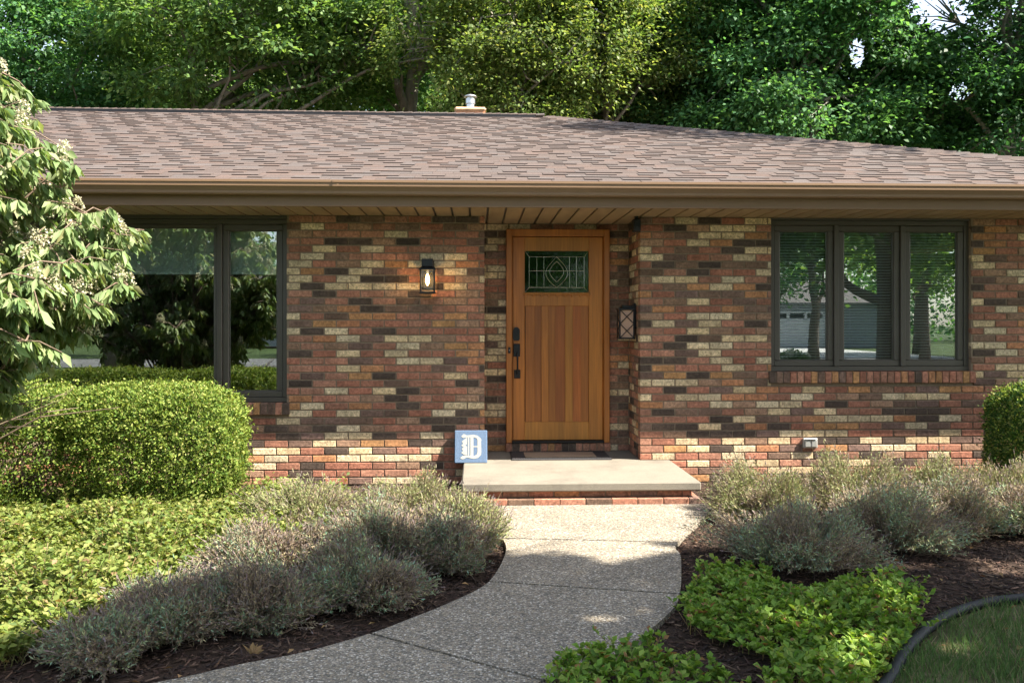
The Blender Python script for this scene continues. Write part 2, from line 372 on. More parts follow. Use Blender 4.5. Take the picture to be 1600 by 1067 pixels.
def wall(name, o, u, n, L, z0, z1, holes, parent, shift=0.0, shutter=0):
    """running bond wall from u=0..L with rectangular holes (a,b,za,zb)"""
    o = Vector(o); u = Vector(u); n = Vector(n); mb = MB(); nc = int(round((z1 - z0) / CH)); ch = (z1 - z0) / nc
    last = None
    for c in range(nc):
        za = z0 + c * ch + JN / 2; zb = z0 + (c + 1) * ch - JN / 2; zm = (za + zb) / 2
        off = (-.5 * BL if c % 2 else 0) + shift; segs = [(0, L)]
        for (ha, hb, hza, hzb) in holes:
            if hza < zm < hzb:
                ns = []
                for s in segs:
                    if s[0] < ha: ns.append((s[0], min(s[1], ha)))
                    if s[1] > hb: ns.append((max(s[0], hb), s[1]))
                segs = [s for s in ns if s[1] - s[0] > .01]
        for (sa, sb) in segs:
            k = math.floor((sa - off) / BL); e = off + k * BL
            while e < sb:
                a = max(e, sa); b = min(e + BL, sb)
                if a > sa + 1e-6: a += JN / 2
                if b < sb - 1e-6: b -= JN / 2
                if b - a > .02: brick(mb, o, u, n, a, b, za, zb)
                e += BL
    w = mb.build('wall', M['brick'], parent)
    # mortar: panels set 8 mm behind the brick faces
    mm = MB(); us = sorted({0, L, *[h[0] for h in holes], *[h[1] for h in holes]}); zs = sorted({z0, z1, *[h[2] for h in holes], *[h[3] for h in holes]})
    us = [x for x in us if 0 <= x <= L]; zs = [z for z in zs if z0 <= z <= z1]
    for i in range(len(us) - 1):
        for k in range(len(zs) - 1):
            um = (us[i] + us[i + 1]) / 2; zm = (zs[k] + zs[k + 1]) / 2
            if any(h[0] < um < h[1] and h[2] < zm < h[3] for h in holes): continue
            d0, d1 = -.007, -.092
            vs = [o + u * a + n * d + Vector((0, 0, z)) for a in (us[i] + (.004 if i == 0 else 0), us[i + 1] - (.004 if i == len(us) - 2 else 0)) for d in (d0, d1) for z in (zs[k], zs[k + 1])]
            mm.add(vs, [(0, 1, 3, 2), (4, 6, 7, 5), (0, 4, 5, 1), (2, 3, 7, 6), (0, 2, 6, 4), (1, 5, 7, 3)])
    mm.build('mortar', M['mortar'], w)
    return w

ZS = 2.44; ZB = -.02
house = empty('brick_house', (0, 0, 0), 'single storey brick house with brown shingled hip roof and wooden front door', 'house')
XL, XR = -9.5, 6.9; YB = 10.4          # house ends
XC0, XC1 = .07, 1.511; RY = .6          # recess
WLx0, WLx1 = -4.86, PX(448, 7.95); WRx0, WRx1 = PX(1205, 7.95), PX(1518, 7.95)
zL0 = ZB + round((.715 - ZB) / CH) * CH; zR0 = ZB + round((1.022 - ZB) / CH) * CH
SH = CH * 1.55                            # rowlock sill height
wall('w', (XL, 0, 0), (1, 0, 0), (0, -1, 0), XC0 - XL, ZB, ZS, [(WLx0 - XL, WLx1 - XL, zL0 - SH + .001, 3)], house, .06)
wall('w', (XC1, 0, 0), (1, 0, 0), (0, -1, 0), XR - XC1, ZB, ZS, [(WRx0 - XC1, WRx1 - XC1, zR0 - SH + .001, 3)], house, .0)
wall('w', (XC0, .1, 0), (0, 1, 0), (1, 0, 0), RY - .1, ZB, ZS, [], house, .1)
wall('w', (XC1, .1, 0), (0, 1, 0), (-1, 0, 0), RY - .1, ZB, ZS, [], house, .0)
DX0, DX1 = PX(791, 8.52), PX(952, 8.52); DZ0 = .277; DZ1 = PT(870, 359, 8.55)[1]
wall('w', (XC0 - .1, RY, 0), (1, 0, 0), (0, -1, 0), XC1 - XC0 + .2, ZB, ZS, [(DX0 - XC0 + .1, DX1 - XC0 + .1, -1, DZ1)], house, .02)
sh = MB()   # plain rear and side walls close the house
for b in ((XL + .1, XL + .2, .1, YB, ZB, ZS), (XR - .2, XR - .1, .1, YB, ZB, ZS), (XL + .2, XR - .2, YB - .1, YB, ZB, ZS), (XL + .2, XR - .2, .75, YB - .1, -.05, .1), (XL + .2, XR - .2, 4.2, 4.3, .1, ZS)): sh.box(*b)
sh.build('inner_wall_and_fill', M['inner'], house)
wall('w', (XR, .0, 0), (0, 1, 0), (1, 0, 0), YB, ZB, ZS, [], house, .0)
wall('w', (XL, .0, 0), (0, 1, 0), (-1, 0, 0), YB, ZB, ZS, [], house, .0)

# ------------------------------------------------------------------ windows
def rowlock(mb, x0, x1, z1, h, out=.035):
    n = int(round((x1 - x0) / .066)); w = (x1 - x0) / n
    for i in range(n):
        a = x0 + i * w + .005; b = x0 + (i + 1) * w - .005; c = brick_col()
        while c[3] > .5 or c[0] < .1: c = brick_col()
        brick(mb, Vector((0, -out, 0)), Vector((1, 0, 0)), Vector((0, -1, 0)), a, b, z1 - h + R.uniform(-.001, .001), z1 - .002, .13, c)
def frame_rect(mb, x0, x1, z0, z1, w, y0, y1, b=.004):
    mb.bbox(x0, x1, y0, y1, z0, z0 + w, b); mb.bbox(x0, x1, y0, y1, z1 - w, z1, b)
    mb.bbox(x0, x0 + w, y0 + .001, y1, z0 + w, z1 - w, b); mb.bbox(x1 - w, x1, y0 + .001, y1, z0 + w, z1 - w, b)
def window(x0, x1, z0, z1, cuts, kinds, parent, blinds, label):
    fr = MB(); frame_rect(fr, x0, x1, z0, z1, .045, .045, .12)
    w = fr.build('window', M['frame'], parent); tag(w, label)
    edges = [x0 + .045] + cuts + [x1 - .045]
    for c in cuts:
        mu = MB(); mu.bbox(c - .022, c + .022, .035, .125, z0 + .045, z1 - .045); mu.build('mullion', M['frame'], w)
    for i in range(len(edges) - 1):
        a = edges[i] + (.023 if i else .001); b = edges[i + 1] - (.023 if i < len(edges) - 2 else .001)
        sw = .055 if kinds[i] == 'c' else .03
        s = MB(); frame_rect(s, a, b, z0 + .046, z1 - .046, sw, .055, .11, .006); frame_rect(s, a + sw, b - sw, z0 + .046 + sw, z1 - .046 - sw, .008, .068, .105, .002)
        s.build('sash', M['frame'], w)
        gm = MB(); gm.box(a + sw, b - sw, .080, .085, z0 + .046 + sw, z1 - .046 - sw); gm.build('pane', M['glass'], w)
        if blinds: blinds(a + sw - .01, b - sw + .01, z0 + .06, z1 - .06, w)
    sl = MB(); rowlock(sl, x0 - .03 if x0 > 0 else x0, x1 + .03, z0, SH); sl.build('sill', M['brick'], w)
    ms = MB(); ms.box(x0 - .02, x1 + .02, -.026, .1, z0 - SH + .004, z0 - .008); ms.build('sill_mortar', M['mortar'], w)
    return w
def blinds_r(a, b, z0, z1, w):
    mb = MB(); z = z0 + .02; t = math.radians(38)
    while z < z1 - .03:
        mb.box(-(b - a) / 2, (b - a) / 2, -.0125, .0125, -.0007, .0007, M=Matrix.Translation(((a + b) / 2, .15, z)) @ Matrix.Rotation(-t, 4, 'X')); z += .0265
    for f in (.2, .8): mb.box(a + (b - a) * f - .001, a + (b - a) * f + .001, .135, .137, z0 + .02, z1 - .03)
    mb.box(a, b, .135, .165, z0, z0 + .018); mb.box(a, b, .13, .17, z1 - .03, z1)
    mb.build('blind', M['blind'], w)
def blinds_l(a, b, z0, z1, w):
    mb = MB(); z = z1 - .03; t = math.radians(66); zb = 1.925
    while z > zb:
        mb.box(-(b - a) / 2, (b - a) / 2, -.0125, .0125, -.0007, .0007, M=Matrix.Translation(((a + b) / 2, .15, z)) @ Matrix.Rotation(-t, 4, 'X')); z -= .021
    mb.box(a, b, .135, .165, zb - .02, zb); mb.box(a, b, .13, .17, z1 - .03, z1)
    mb.build('blind', M['shade'], w)
window(WLx0, WLx1, zL0, ZS - .035, [PX(341, 7.95) - .0 - 1.93, PX(341, 7.95)], 'cfc', house, blinds_l, 'large picture window with half lowered blind and side casements')
w3 = (WRx1 - WRx0)
window(WRx0, WRx1, zR0, ZS - .02, [WRx0 + w3 / 3, WRx0 + 2 * w3 / 3], 'ccc', house, blinds_r, 'triple casement window with fully lowered open blinds')
hd = MB(); hd.box(WLx0, WLx1, .02, .13, ZS - .034, ZS - .002); hd.build('window_head', M['frame'], house); hd = MB(); hd.box(WRx0, WRx1, .02, .13, ZS - .019, ZS - .002); hd.build('window_head', M['frame'], house)

# ------------------------------------------------------------------ door
YD = 8.55 - DC; dY = YD - .02                        # door face plane
def DP(px, py): x, z = PT(px, py, 8.53); return x, z
fr = MB(); jy0 = YD - .055
x0, x1, z0, z1 = DX0, DX1, DZ0 - .0, DZ1
jw = .056
fr.bbox(x0, x0 + jw, jy0, YD + .1, z0, z1 - .0); fr.bbox(x1 - jw, x1, jy0, YD + .1, z0, z1); fr.bbox(x0 + jw, x1 - jw, jy0 + .001, YD + .1, z1 - jw * 1.25, z1 - .001)
fr.bbox(x0 + jw, x0 + jw + .012, YD - .012, YD + .09, z0 + .02, z1 - jw * 1.25); fr.bbox(x1 - jw - .012, x1 - jw, YD - .012, YD + .09, z0 + .02, z1 - jw * 1.25)
doorframe = fr.build('door_frame', M['jamb'], house)
db = MB(); bx0, bz0 = PT(794, 552, 8.49); db.bbox(bx0, bx0 + .024, jy0 - .014, jy0, bz0, bz0 + .06, .004); bell = db.build('doorbell', M['black'], doorframe)
d2 = MB(); d2.bbox(bx0 + .007, bx0 + .017, jy0 - .018, jy0 - .0135, bz0 + .025, bz0 + .036, .002); 
d2.build('bell_button', M['whitep'], doorframe)
lx0, lx1 = x0 + jw + .013, x1 - jw - .013; lz0, lz1 = DZ0 + .025, z1 - jw * 1.25 - .006
gx0, gz1 = DP(820, 392); gx1, gz0 = DP(920, 457); px = [DP(p, 478)[0] for p in (821, 846, 857, 883, 895, 920)]; pz1 = DP(860, 478)[1]; pz0 = DP(860, 659)[1]
y0, y1 = dY, dY + .045
dm = MB(); tint = lambda a, r=1: (a * R.uniform(.94, 1.06), a * R.uniform(.94, 1.06), a, 1)
dm.bbox(lx0, gx0 - .001, y0, y1, lz0, lz1, .002, tint(1.0)); dm.bbox(gx1 + .001, lx1, y0, y1, lz0, lz1, .002, tint(.98))      # stiles
dm.bbox(gx0, gx1, y0 + .0015, y1, gz1, lz1, .002, tint(.95)); dm.bbox(gx0, gx1, y0 + .0015, y1, pz1, gz0, .002, tint(1.06)); dm.bbox(gx0, gx1, y0 + .0015, y1, lz0, pz0, .002, tint(1.05))
dm.bbox(px[1], px[2], y0 + .001, y1, pz0, pz1, .002, tint(1.02)); dm.bbox(px[3], px[4], y0 + .001, y1, pz0, pz1, .002, tint(1.0))
door = dm.build('door', M['door'], house); tag(door, 'honey stained wooden front door with leaded glass light')
for i in (0, 2, 4):
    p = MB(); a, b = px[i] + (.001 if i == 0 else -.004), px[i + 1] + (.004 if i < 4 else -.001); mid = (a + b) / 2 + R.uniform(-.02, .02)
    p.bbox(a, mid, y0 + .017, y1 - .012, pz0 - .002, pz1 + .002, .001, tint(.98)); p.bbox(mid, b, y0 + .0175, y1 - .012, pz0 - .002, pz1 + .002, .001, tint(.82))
    p.build('panel', M['doorp'], door)
s = MB(); sx0, sx1 = gx0 - .015, gx1 + .015
s.bbox(sx0, sx1, y0 - .028, y0 - .0005, gz0 - .022, gz0 - .004, .004)
k = 9
for i in range(k):
    xa = sx0 + .012 + (sx1 - sx0 - .046) * i / (k - 1); s.bbox(xa, xa + .022, y0 - .019, y0 - .0006, gz0 - .043, gz0 - .022, .002)
s.build('dentil_shelf', M['door'], door)
gm = MB(); gm.box(gx0, gx1, y0 + .02, y0 + .026, gz0, gz1); gm.build('door_glass', M['dglass'], door)
cm = MB(); cy0, cy1 = y0 + .0155, y0 + .0195; gw, gh = gx1 - gx0, gz1 - gz0
def came(a, b, c, d, w=.003):
    p, q = Vector((gx0 + a * gw, (cy0 + cy1) / 2, gz0 + b * gh)), Vector((gx0 + c * gw, (cy0 + cy1) / 2, gz0 + d * gh)); cm.tube([p, q], w * .75, 6)
for a in (.07, .19, .30, .70, .81, .93): came(a, .12, a, .86)
for b in (.12, .52, .86): came(.07, b, .93, b)
came(.07, .12, 0, 0); came(.93, .12, 1, 0); came(.07, .86, 0, 1); came(.93, .86, 1, 1)
for sgn in (-1, 1):
    pts = [(.5 + sgn * .2 * math.sin(t * math.pi) * (1 - .3 * t), .12 + .74 * t) for t in [i / 10 for i in range(11)]]
    for q in range(10): came(*pts[q], *pts[q + 1])
    pts = [(.5 + sgn * .11 * math.sin(t * math.pi), .25 + .5 * t) for t in [i / 8 for i in range(9)]]
    for q in range(8): came(*pts[q], *pts[q + 1])
cm.build('leading', M['came'], door)
# hardware
h = MB(); hx0, hz0 = DP(801.5, 532); hx1, hz1 = DP(812, 511); h.prism([(hx0 + (hx1 - hx0) * (.5 + .5 * math.cos(t)), hz0 + (hz1 - hz0) * (.5 + .5 * math.sin(t) * (1 if math.sin(t) < 0 else 1))) if False else
    (hx0 + (hx1 - hx0) * a, hz0 + (hz1 - hz0) * b) for a, b in ((0, .12), (.15, 0), (.85, 0), (1, .12), (1, .8), (.75, .97), (.5, 1), (.25, .97), (0, .8))], 0, .024, M=Matrix.Translation((0, y0, 0)) @ Matrix.Rotation(math.radians(90), 4, 'X'))
cx, cz = (hx0 + hx1) / 2, (hz0 + hz1) / 2; h.tube([(cx, y0 - .023, cz), (cx, y0 - .038, cz)], .02, 16); h.box(cx - .004, cx + .004, y0 - .05, y0 - .038, cz - .014, cz + .014)
h.build('deadbolt', M['black'], door)
h = MB(); hx0, hz0 = DP(802, 557); hx1, hz1 = DP(812.5, 537); h.bbox(hx0, hx1, y0 - .016, y0 - .0004, hz0, hz1, .004)
lx, lz = DP(808, 591); h.bbox(hx0 + .008, hx1 + .004, y0 - .014, y0 - .0004, lz, lz + .085, .004)
cx = (hx0 + hx1) / 2 + .004; h.tube([(cx, y0 - .012, hz0 + .04), (cx, y0 - .05, hz0 + .03), (cx + .002, y0 - .064, hz0 - .03), (cx + .002, y0 - .062, lz + .1), (cx, y0 - .045, lz + .05), (cx, y0 - .01, lz + .04)], [.008, .009, .009, .009, .008, .007], 10)
h.tube([(cx, y0 - .015, hz1 - .03), (cx, y0 - .05, hz1 - .028)], [.006, .014], 10)
h.build('handle', M['black'], door)
th = MB(); th.bbox(x0 + jw + .001, x1 - jw - .001, YD - .08, YD + .08, DZ0 + .0, DZ0 + .022, .004); th.build('threshold', M['black'], house)
ts = MB(); rowlock_n = 15; w = (x1 - x0 + .02) / rowlock_n
for i in range(rowlock_n):
    c = brick_col()
    while c[3] > .5: c = brick_col()
    brick(ts, Vector((0, YD - .07, 0)), Vector((1, 0, 0)), Vector((0, -1, 0)), x0 - .01 + i * w + .004, x0 - .01 + (i + 1) * w - .004, .195, DZ0 - .004, .15, c)
ts.build('door_sill', M['brick'], house)
bd = MB(); bd.box(x0 - .005, x1 + .005, YD - .062, YD + .09, .10, DZ0 - .009); bd.build('sill_mortar', M['mortar'], house)
dark_fill = MB(); dark_fill.box(x0, x1, YD + .3, YD + .34, -.02, z1); dark_fill.build('inner_wall_and_fill', M['black'], house)  # black sheet added behind the door glass, painting in the unlit interior

# ------------------------------------------------------------------ soffit, fascia, gutter
EY = -.60; GX0, GX1 = XL - .6, 7.75
so = MB(); x = GX0
while x < GX1:
    w = .138; so.box(x, min(x + w, GX1), EY + .001, .08, ZS, ZS + .012, (1, 1, 1, 0)); x += .157
x = XC0 - .05
k0 = math.floor((XC0 - GX0) / .157); x = GX0 + k0 * .157
while x < XC1 + .1: so.box(x, x + .138, .0801, RY + .05, ZS, ZS + .012); x += .157
so.build('soffit', M['soffit'], house)
sb = MB(); sb.box(GX0, GX1, EY + .002, .1, ZS + .014, ZS + .03); sb.box(XC0 - .1, XC1 + .1, .1, RY + .1, ZS + .014, ZS + .03); sb.build('soffit_backing', M['frame'], house)
fa = MB(); fa.bbox(GX0, GX1, EY - .024, EY, ZS - .004, 2.615, .003); fa.bbox(GX0, GX1, EY - .03, EY - .0245, ZS - .004, ZS + .012, .002); fa.build('fascia', M['trim'], house)
prof = [(0, 2.525), (-.07, 2.525), (-.078, 2.535), (-.080, 2.555), (-.095, 2.580), (-.105, 2.592), (-.106, 2.618), (-.112, 2.624), (-.112, 2.643), (-.100, 2.643), (-.100, 2.630), (-.099, 2.595), (-.074, 2.556), (-.070, 2.533), (0, 2.533)]
gu = MB(); yb = EY - .0245
secs = [GX0, -3.0, PX(520, 7.3), 2.6, GX1]
vs = [(x, yb + a, z) for x in (GX0, GX1) for a, z in prof]; n = len(prof); gu.add(vs, [(i, (i + 1) % n, n + (i + 1) % n, n + i) for i in range(n)])
vs = [(x, yb + a * 1.03 - .001, 2.525 + (z - 2.525) * 1.005 - .001) for x in (PX(522, 7.3), PX(522, 7.3) + .05) for a, z in prof]; gu.add(vs, [(i, (i + 1) % n, n + (i + 1) % n, n + i) for i in range(n)])
gu.build('gutter', M['trim'], house)

# ------------------------------------------------------------------ roof
SL = .325; ez = 2.640; ey = EY - .07                  # eave line of the shingles
HALF = (YB + .6 - ey) / 2; 
Dr = (SL * (ey + DC) - (ez - HC)) / (SL - .2395); HALF = Dr - (ey + DC); ry = ey + HALF; rz = ez + SL * HALF
xr = PX(850, Dr); xe = xr + HALF                      # ridge end, eave corner
tilt = lambda x: -.004 * (x + 0)                      # the old ridge sags a little to the right
def sh_col():
    r = R.random(); v = R.uniform(.76, .90)
    c = (.110, .086, .077) if r < .5 else (.120, .088, .076) if r < .70 else (.112, .094, .088) if r < .94 else (.095, .076, .070)
    return (c[0] * v, c[1] * v, c[2] * v, 1)
rf = MB(); EX = .140; sl = math.sqrt(1 + SL * SL); nc = int(HALF * sl / EX)
XLE = -11.2
def surf(x, s):   # point on the front slope, s along the slope
    y = ey + s / sl; f = (y - ey) / HALF; return Vector((x, y, ez + SL * (y - ey) + tilt(x) * f))
nv = Vector((0, -SL, 1)).normalized()
for c in range(nc + 1):
    s0 = c * EX; s1 = min(s0 + EX + .03, HALF * sl); hip = lambda s: xe - s / sl
    G = .205; off = (c * .067) % G; kx = int(XLE / G); x = kx * G + off; jn = R.uniform(-.035, .035)
    while x < hip(s0):
        j0, jn = jn, R.uniform(-.045, .045); kx += 1; a0 = x + j0; b0 = x + G + jn; x += G
        up = .0085 if ((kx + c) % 2 == 0) != (R.random() < .10) else .0015
        a, b = a0, b0 - .003; a1, b1 = min(a, hip(s1)), min(b, hip(s1)); b = min(b, hip(s0)); drop = R.uniform(-.003, .003) + (0 if up > .005 else .012)
        if b > a:
            t0 = .004 + up
            vs = [surf(a, s0 + drop) + nv * t0, surf(b, s0 + drop) + nv * t0, surf(b1, s1) + nv * .004, surf(a1, s1) + nv * .004,
                  surf(a, s0 + drop), surf(b, s0 + drop), surf(b1, s1) - nv * .004, surf(a1, s1) - nv * .004]
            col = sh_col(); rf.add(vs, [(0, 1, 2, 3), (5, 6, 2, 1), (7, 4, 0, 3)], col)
            dkf = R.uniform(.08, .45) if up > .005 else R.uniform(.6, 1.0)     # printed shadow band: butt edge of the raised tabs coloured darker
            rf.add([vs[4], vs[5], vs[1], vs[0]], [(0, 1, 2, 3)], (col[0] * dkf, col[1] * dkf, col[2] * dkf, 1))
roof = rf.build('roof', M['shingle'], house); tag(roof, 'reddish brown shingled hip roof with sagging ridge')
# other slopes and the deck under the shingles
dk = MB(); P = lambda x, y, z: (x, y, z)
yb2 = ry + HALF; XLR = XLE + HALF
A = (XLE, ey + .01, ez - .014); B = (xe, ey + .01, ez - .014); Cc = (xe, yb2, ez - .014); Dd = (XLE, yb2, ez - .014)
R0 = (XLR - 3, ry, rz - .014 + tilt(XLR - 3)); R1 = (xr, ry, rz - .014 + tilt(xr))
dk.add([A, B, Cc, Dd, R0, R1], [(0, 1, 5, 4), (1, 2, 5), (2, 3, 4, 5), (3, 0, 4), (0, 3, 2, 1)], (.11, .08, .07, 1)); dk.build('roof_deck', M['shingle'], roof)
def caps(p, q, st=.14, w=.15, up=.0):
    mb = MB(); p, q = Vector(p), Vector(q); L = (q - p).length; n = int(L / st); u = (q - p).normalized(); sd = Vector((-u.y, u.x, 0)).normalized()
    for i in range(n):
        a = p + u * (i * st); b = a + u * (st + .04); c = sh_col(); lift = .030 + up + R.uniform(0, .004)
        dz = Vector((0, 0, 1)); vs = []
        for pt, l in ((a, lift), (b, lift - .014)):
            vs += [pt + sd * w - dz * (.065 - l - up * .35), pt + dz * l, pt - sd * w - dz * (.065 - l - up * .35)]
        for pt, l in ((a, lift - .022), (b, lift - .026)):
            vs += [pt + sd * w - dz * (.065 - l - up * .35), pt + dz * l, pt - sd * w - dz * (.065 - l - up * .35)]
        mb.add(vs, [(0, 3, 4, 1), (1, 4, 5, 2), (0, 1, 7, 6), (1, 2, 8, 7), (3, 0, 6, 9), (2, 5, 11, 8)], c)
    return mb.build('ridge_cap', M['shingle'], roof)
caps((xe, ey, ez), (xr, ry, rz + tilt(xr))); caps((xr, ry, rz + tilt(xr)), (XLE, ry, rz + tilt(XLE)), w=.19, up=.022)
# dark vent strip that shows as a black line under the ridge caps
rv = MB(); rv.add([(x, y, rz + tilt(x) + dz) for x in (XLE, xr - .15) for y, dz in ((ry - .2, -.062), (ry - .2, -.018), (ry + .2, -.018), (ry + .2, -.062))], [(0, 1, 5, 4), (1, 2, 6, 5), (2, 3, 7, 6), (4, 5, 6, 7), (0, 1, 2, 3)])
rv.build('ridge_vent', M['black'], roof)
de = MB(); de.box(GX0, xe, ey - .005, ey + .02, ez - .030, ez - .003); de.build('drip_edge', M['trim'], roof)
# chimney
chD = Dr + 1.0; cx = PX(735, chD); cy = chD - DC; cw = 22.5 * chD / F; ztop = HC + (505 - 176) * chD / F
ch = MB()
for side in (0, 1):
    o = Vector((cx - cw, cy - cw, 0)) if side == 0 else Vector((cx + cw, cy - cw, 0)); u = Vector((1, 0, 0)) if side == 0 else Vector((0, 1, 0)); nn = Vector((0, -1, 0)) if side == 0 else Vector((1, 0, 0))
    z = ztop - .045
    for r in range(9):
        for q in range(2): brick(ch, o, u, nn, q * cw + (.005 if q else 0), (q + 1) * cw - (0 if q else .005), z - .06, z, .05 if side == 0 else .05, (.5, .24, .13, .3)); 
        z -= .068
ch.box(cx - cw + .03, cx + cw - .05, cy - cw + .01, cy + cw, ztop - 1.2, ztop - .045, (.4, .25, .15, 0))
chim = ch.build('chimney', M['brick'], roof)
cc = MB(); cc.bbox(cx - cw - .02, cx + cw + .02, cy - cw - .02, cy + cw + .02, ztop - .044, ztop + .03, .03); cc.build('chimney_crown', M['crown'], roof)
fl = MB(); fx = cx; k = chD / F
fl.lathe((fx, cy, ztop + .03), [(.105, 0), (.105, .02), (.07, .03), (.07, .10), (.062, .10), (.062, .105), (.082, .11), (.082, .19), (.060, .20), (.060, .22), (.115, .225), (.10, .245), (.02, .275)], 24)
fl.build('flue', M['galv'], roof, smooth=False)

# ------------------------------------------------------------------ front step
step = empty('front_step', (.83, -.5, 0), 'raised concrete doorstep slab resting on a brick base', 'step')
SX0, SX1 = PX(721, 6.83), 1.79; SY = 6.83 - DC; ST = .19
sl_ = MB()
poly = [(SX0, SY), (SX1, SY), (SX1, -.003), (SX0, -.003)]
sl_.bbox(SX0, SX1, SY, -.004, ST - .07, ST, .010); sl_.bbox(XC0 + .001, XC1 - .001, -.006, RY - .003, ST - .07, ST - .0006, .0005)
sl_.build('slab', M['conc'], step)
bs = MB(); n = 10; by = SY - .012
def run(o, u, nn, L, z0, z1, off):
    e = -off
    while e < L:
        a, b = max(e, 0) + .004, min(e + .207, L) - .004
        if b - a > .03: 
            c = brick_col()
            while c[3] > .5 or c[0] < .08: c = brick_col()
            brick(bs, Vector(o), Vector(u), Vector(nn), a, b, z0, z1, .1, c)
        e += .207
run((SX0 + .01, by, 0), (1, 0, 0), (0, -1, 0), SX1 - SX0 - .02, -.01, .063, .06)
run((SX0 + .01, by + .1, 0), (0, 1, 0), (-1, 0, 0), -by - .11, -.01, .063, .0); run((SX1 - .01, by + .1, 0), (0, 1, 0), (1, 0, 0), -by - .11, -.01, .063, .0)
run((SX0 + .06, by + .07, 0), (1, 0, 0), (0, -1, 0), SX1 - SX0 - .12, .068, .119, .15)
run((SX0 + .06, by + .17, 0), (0, 1, 0), (-1, 0, 0), -by - .18, .068, .119, .1); run((SX1 - .06, by + .17, 0), (0, 1, 0), (1, 0, 0), -by - .18, .068, .119, .1)
bs.build('brick_base', M['brick'], step)
bm_ = MB(); bm_.box(SX0 + .02, SX1 - .02, by + .006, -.01, -.02, .059); bm_.box(SX0 + .068, SX1 - .068, by + .078, -.01, .059, .1195)
bm_.build('mortar', M['mortar'], step)

# doormat
mx0, my0 = .322, .012; mx1, my1 = 1.252, .50
mt = MB(); mt.bbox(mx0, mx1, my0, my1, ST + .001, ST + .012, .003)
for i in range(40):
    for j in range(3):
        x = mx0 + .02 + i * (mx1 - mx0 - .04) / 39; y = my0 + .015 + j * .022; mt.lathe((x, y, ST + .0115), [(.007, 0), (.006, .004)], 6)
        mt.lathe((x, my1 - .015 - j * .022, ST + .0115), [(.007, 0), (.006, .004)], 6)
dmat = mt.build('doormat', M['rubber']); tag(dmat, 'black rubber doormat with tan centre strip in front of the wooden door', 'doormat')
mc = MB(); mc.bbox(mx0 + .13, mx1 - .13, my0 + .09, my1 - .09, ST + .0125, ST + .018, .002); mc.build('mat_centre', M['matc'], dmat)

# ------------------------------------------------------------------ blue tile with old English D
sg = empty('painted_stone_tile', (-.055, -.1, ST), 'square blue stone tile with white blackletter D leaning on the wall by the doorstep', 'decorative tile')
ang = math.atan2(.075, .29)
T = Matrix.Translation((PX(710, 7.83), -.125, ST + .001)) @ Matrix.Rotation(-ang, 4, 'X')
S = .297
tb = MB(); tb.bbox(0, S, 0, .04, 0, S, .006, M=T); tb.build('tile', M['bluestone'], sg)
def P2(pts): return [(.5 + (a - 50) / 100 * .78, .5 + (b - 50) / 100 * .78) for a, b in pts]
lt = MB()
polys = [
    [(58, 97), (76, 93), (88, 83), (92, 76), (90, 70), (91, 26), (90, 18), (78, 6), (58, 2), (58, 10), (74, 20), (76, 30), (76, 74), (74, 82), (58, 88)],
    [(60, 48), (76, 48), (76, 52), (60, 52)], [(48, 4), (60, 4), (60, 95), (48, 95)], [(38, 8), (44, 8), (44, 92), (38, 92)],
    [(12, 90), (22, 100), (34, 94), (58, 96), (58, 88), (30, 86), (20, 84)], [(8, 6), (18, 0), (34, 8), (58, 3), (58, 12), (30, 16), (18, 14)],
    [(35, 86), (35, 60), (28, 56), (35, 50), (35, 16), (24, 18), (12, 26), (20, 34), (14, 42), (22, 48), (12, 54), (20, 62), (14, 70), (24, 78)]]
for i, pl in enumerate(polys):
    q = P2(pl); lt.prism([(a * S, b * S) for a, b in q], .0002, .0022 + i * .00005, M=T @ Matrix.Rotation(math.radians(90), 4, 'X'))
lt.build('letter', M['whitep'], sg)

# ------------------------------------------------------------------ lanterns, camera, outlet
lx, lz0 = PT(668, 459, 7.84); lz1 = PT(668, 405, 7.84)[1]; ly = -.11; hw = .068
lan = empty('wall_lantern', (lx, 0, lz0), 'lit black carriage lantern on the brick wall left of the door', 'lantern')
b = MB(); H = lz1 - lz0
b.bbox(lx - .055, lx + .055, -.02, -.001, lz0 + .05, lz1 - .01, .004); b.bbox(lx - .05, lx + .05, ly - .05, -.02, lz1 - .07, lz1, .004)
b.build('backplate', M['black'], lan)
b = MB(); zr = lz1 - .07
vs = [(lx + a * .075, ly + c * .075, zr - .0305) for a, c in ((-1, -1), (1, -1), (1, 1), (-1, 1))] + [(lx + a * .075, ly + c * .075, zr - .018) for a, c in ((-1, -1), (1, -1), (1, 1), (-1, 1))] + [(lx + a * .052, ly + c * .052, zr - .0005) for a, c in ((-1, -1), (1, -1), (1, 1), (-1, 1))]
b.add(vs, [(0, 1, 2, 3), (8, 9, 10, 11)] + [(q + i, q + (i + 1) % 4, q + 4 + (i + 1) % 4, q + 4 + i) for q in (0, 4) for i in range(4)]); b.build('lantern_roof', M['black'], lan)
b = MB()
for a in (-1, 1):
    for c in (-1, 1): b.bbox(lx + a * .061 - .006, lx + a * .061 + .006, ly + c * .061 - .006, ly + c * .061 + .006, lz0 + .02, zr - .031, .001)
b.bbox(lx - .072, lx + .072, ly - .072, ly + .072, lz0, lz0 + .02, .004); b.build('lantern_frame', M['black'], lan)
b = MB(); b.box(lx - .054, lx + .054, ly - .062, ly - .060, lz0 + .021, zr - .032); b.box(lx - .062, lx - .060, ly - .054, ly + .054, lz0 + .021, zr - .032); b.box(lx + .060, lx + .062, ly - .054, ly + .054, lz0 + .021, zr - .032)
b.build('lantern_glass', m_glass("lantern_clear_glass", .0, (.95, .95, .95), fm=.5), lan)
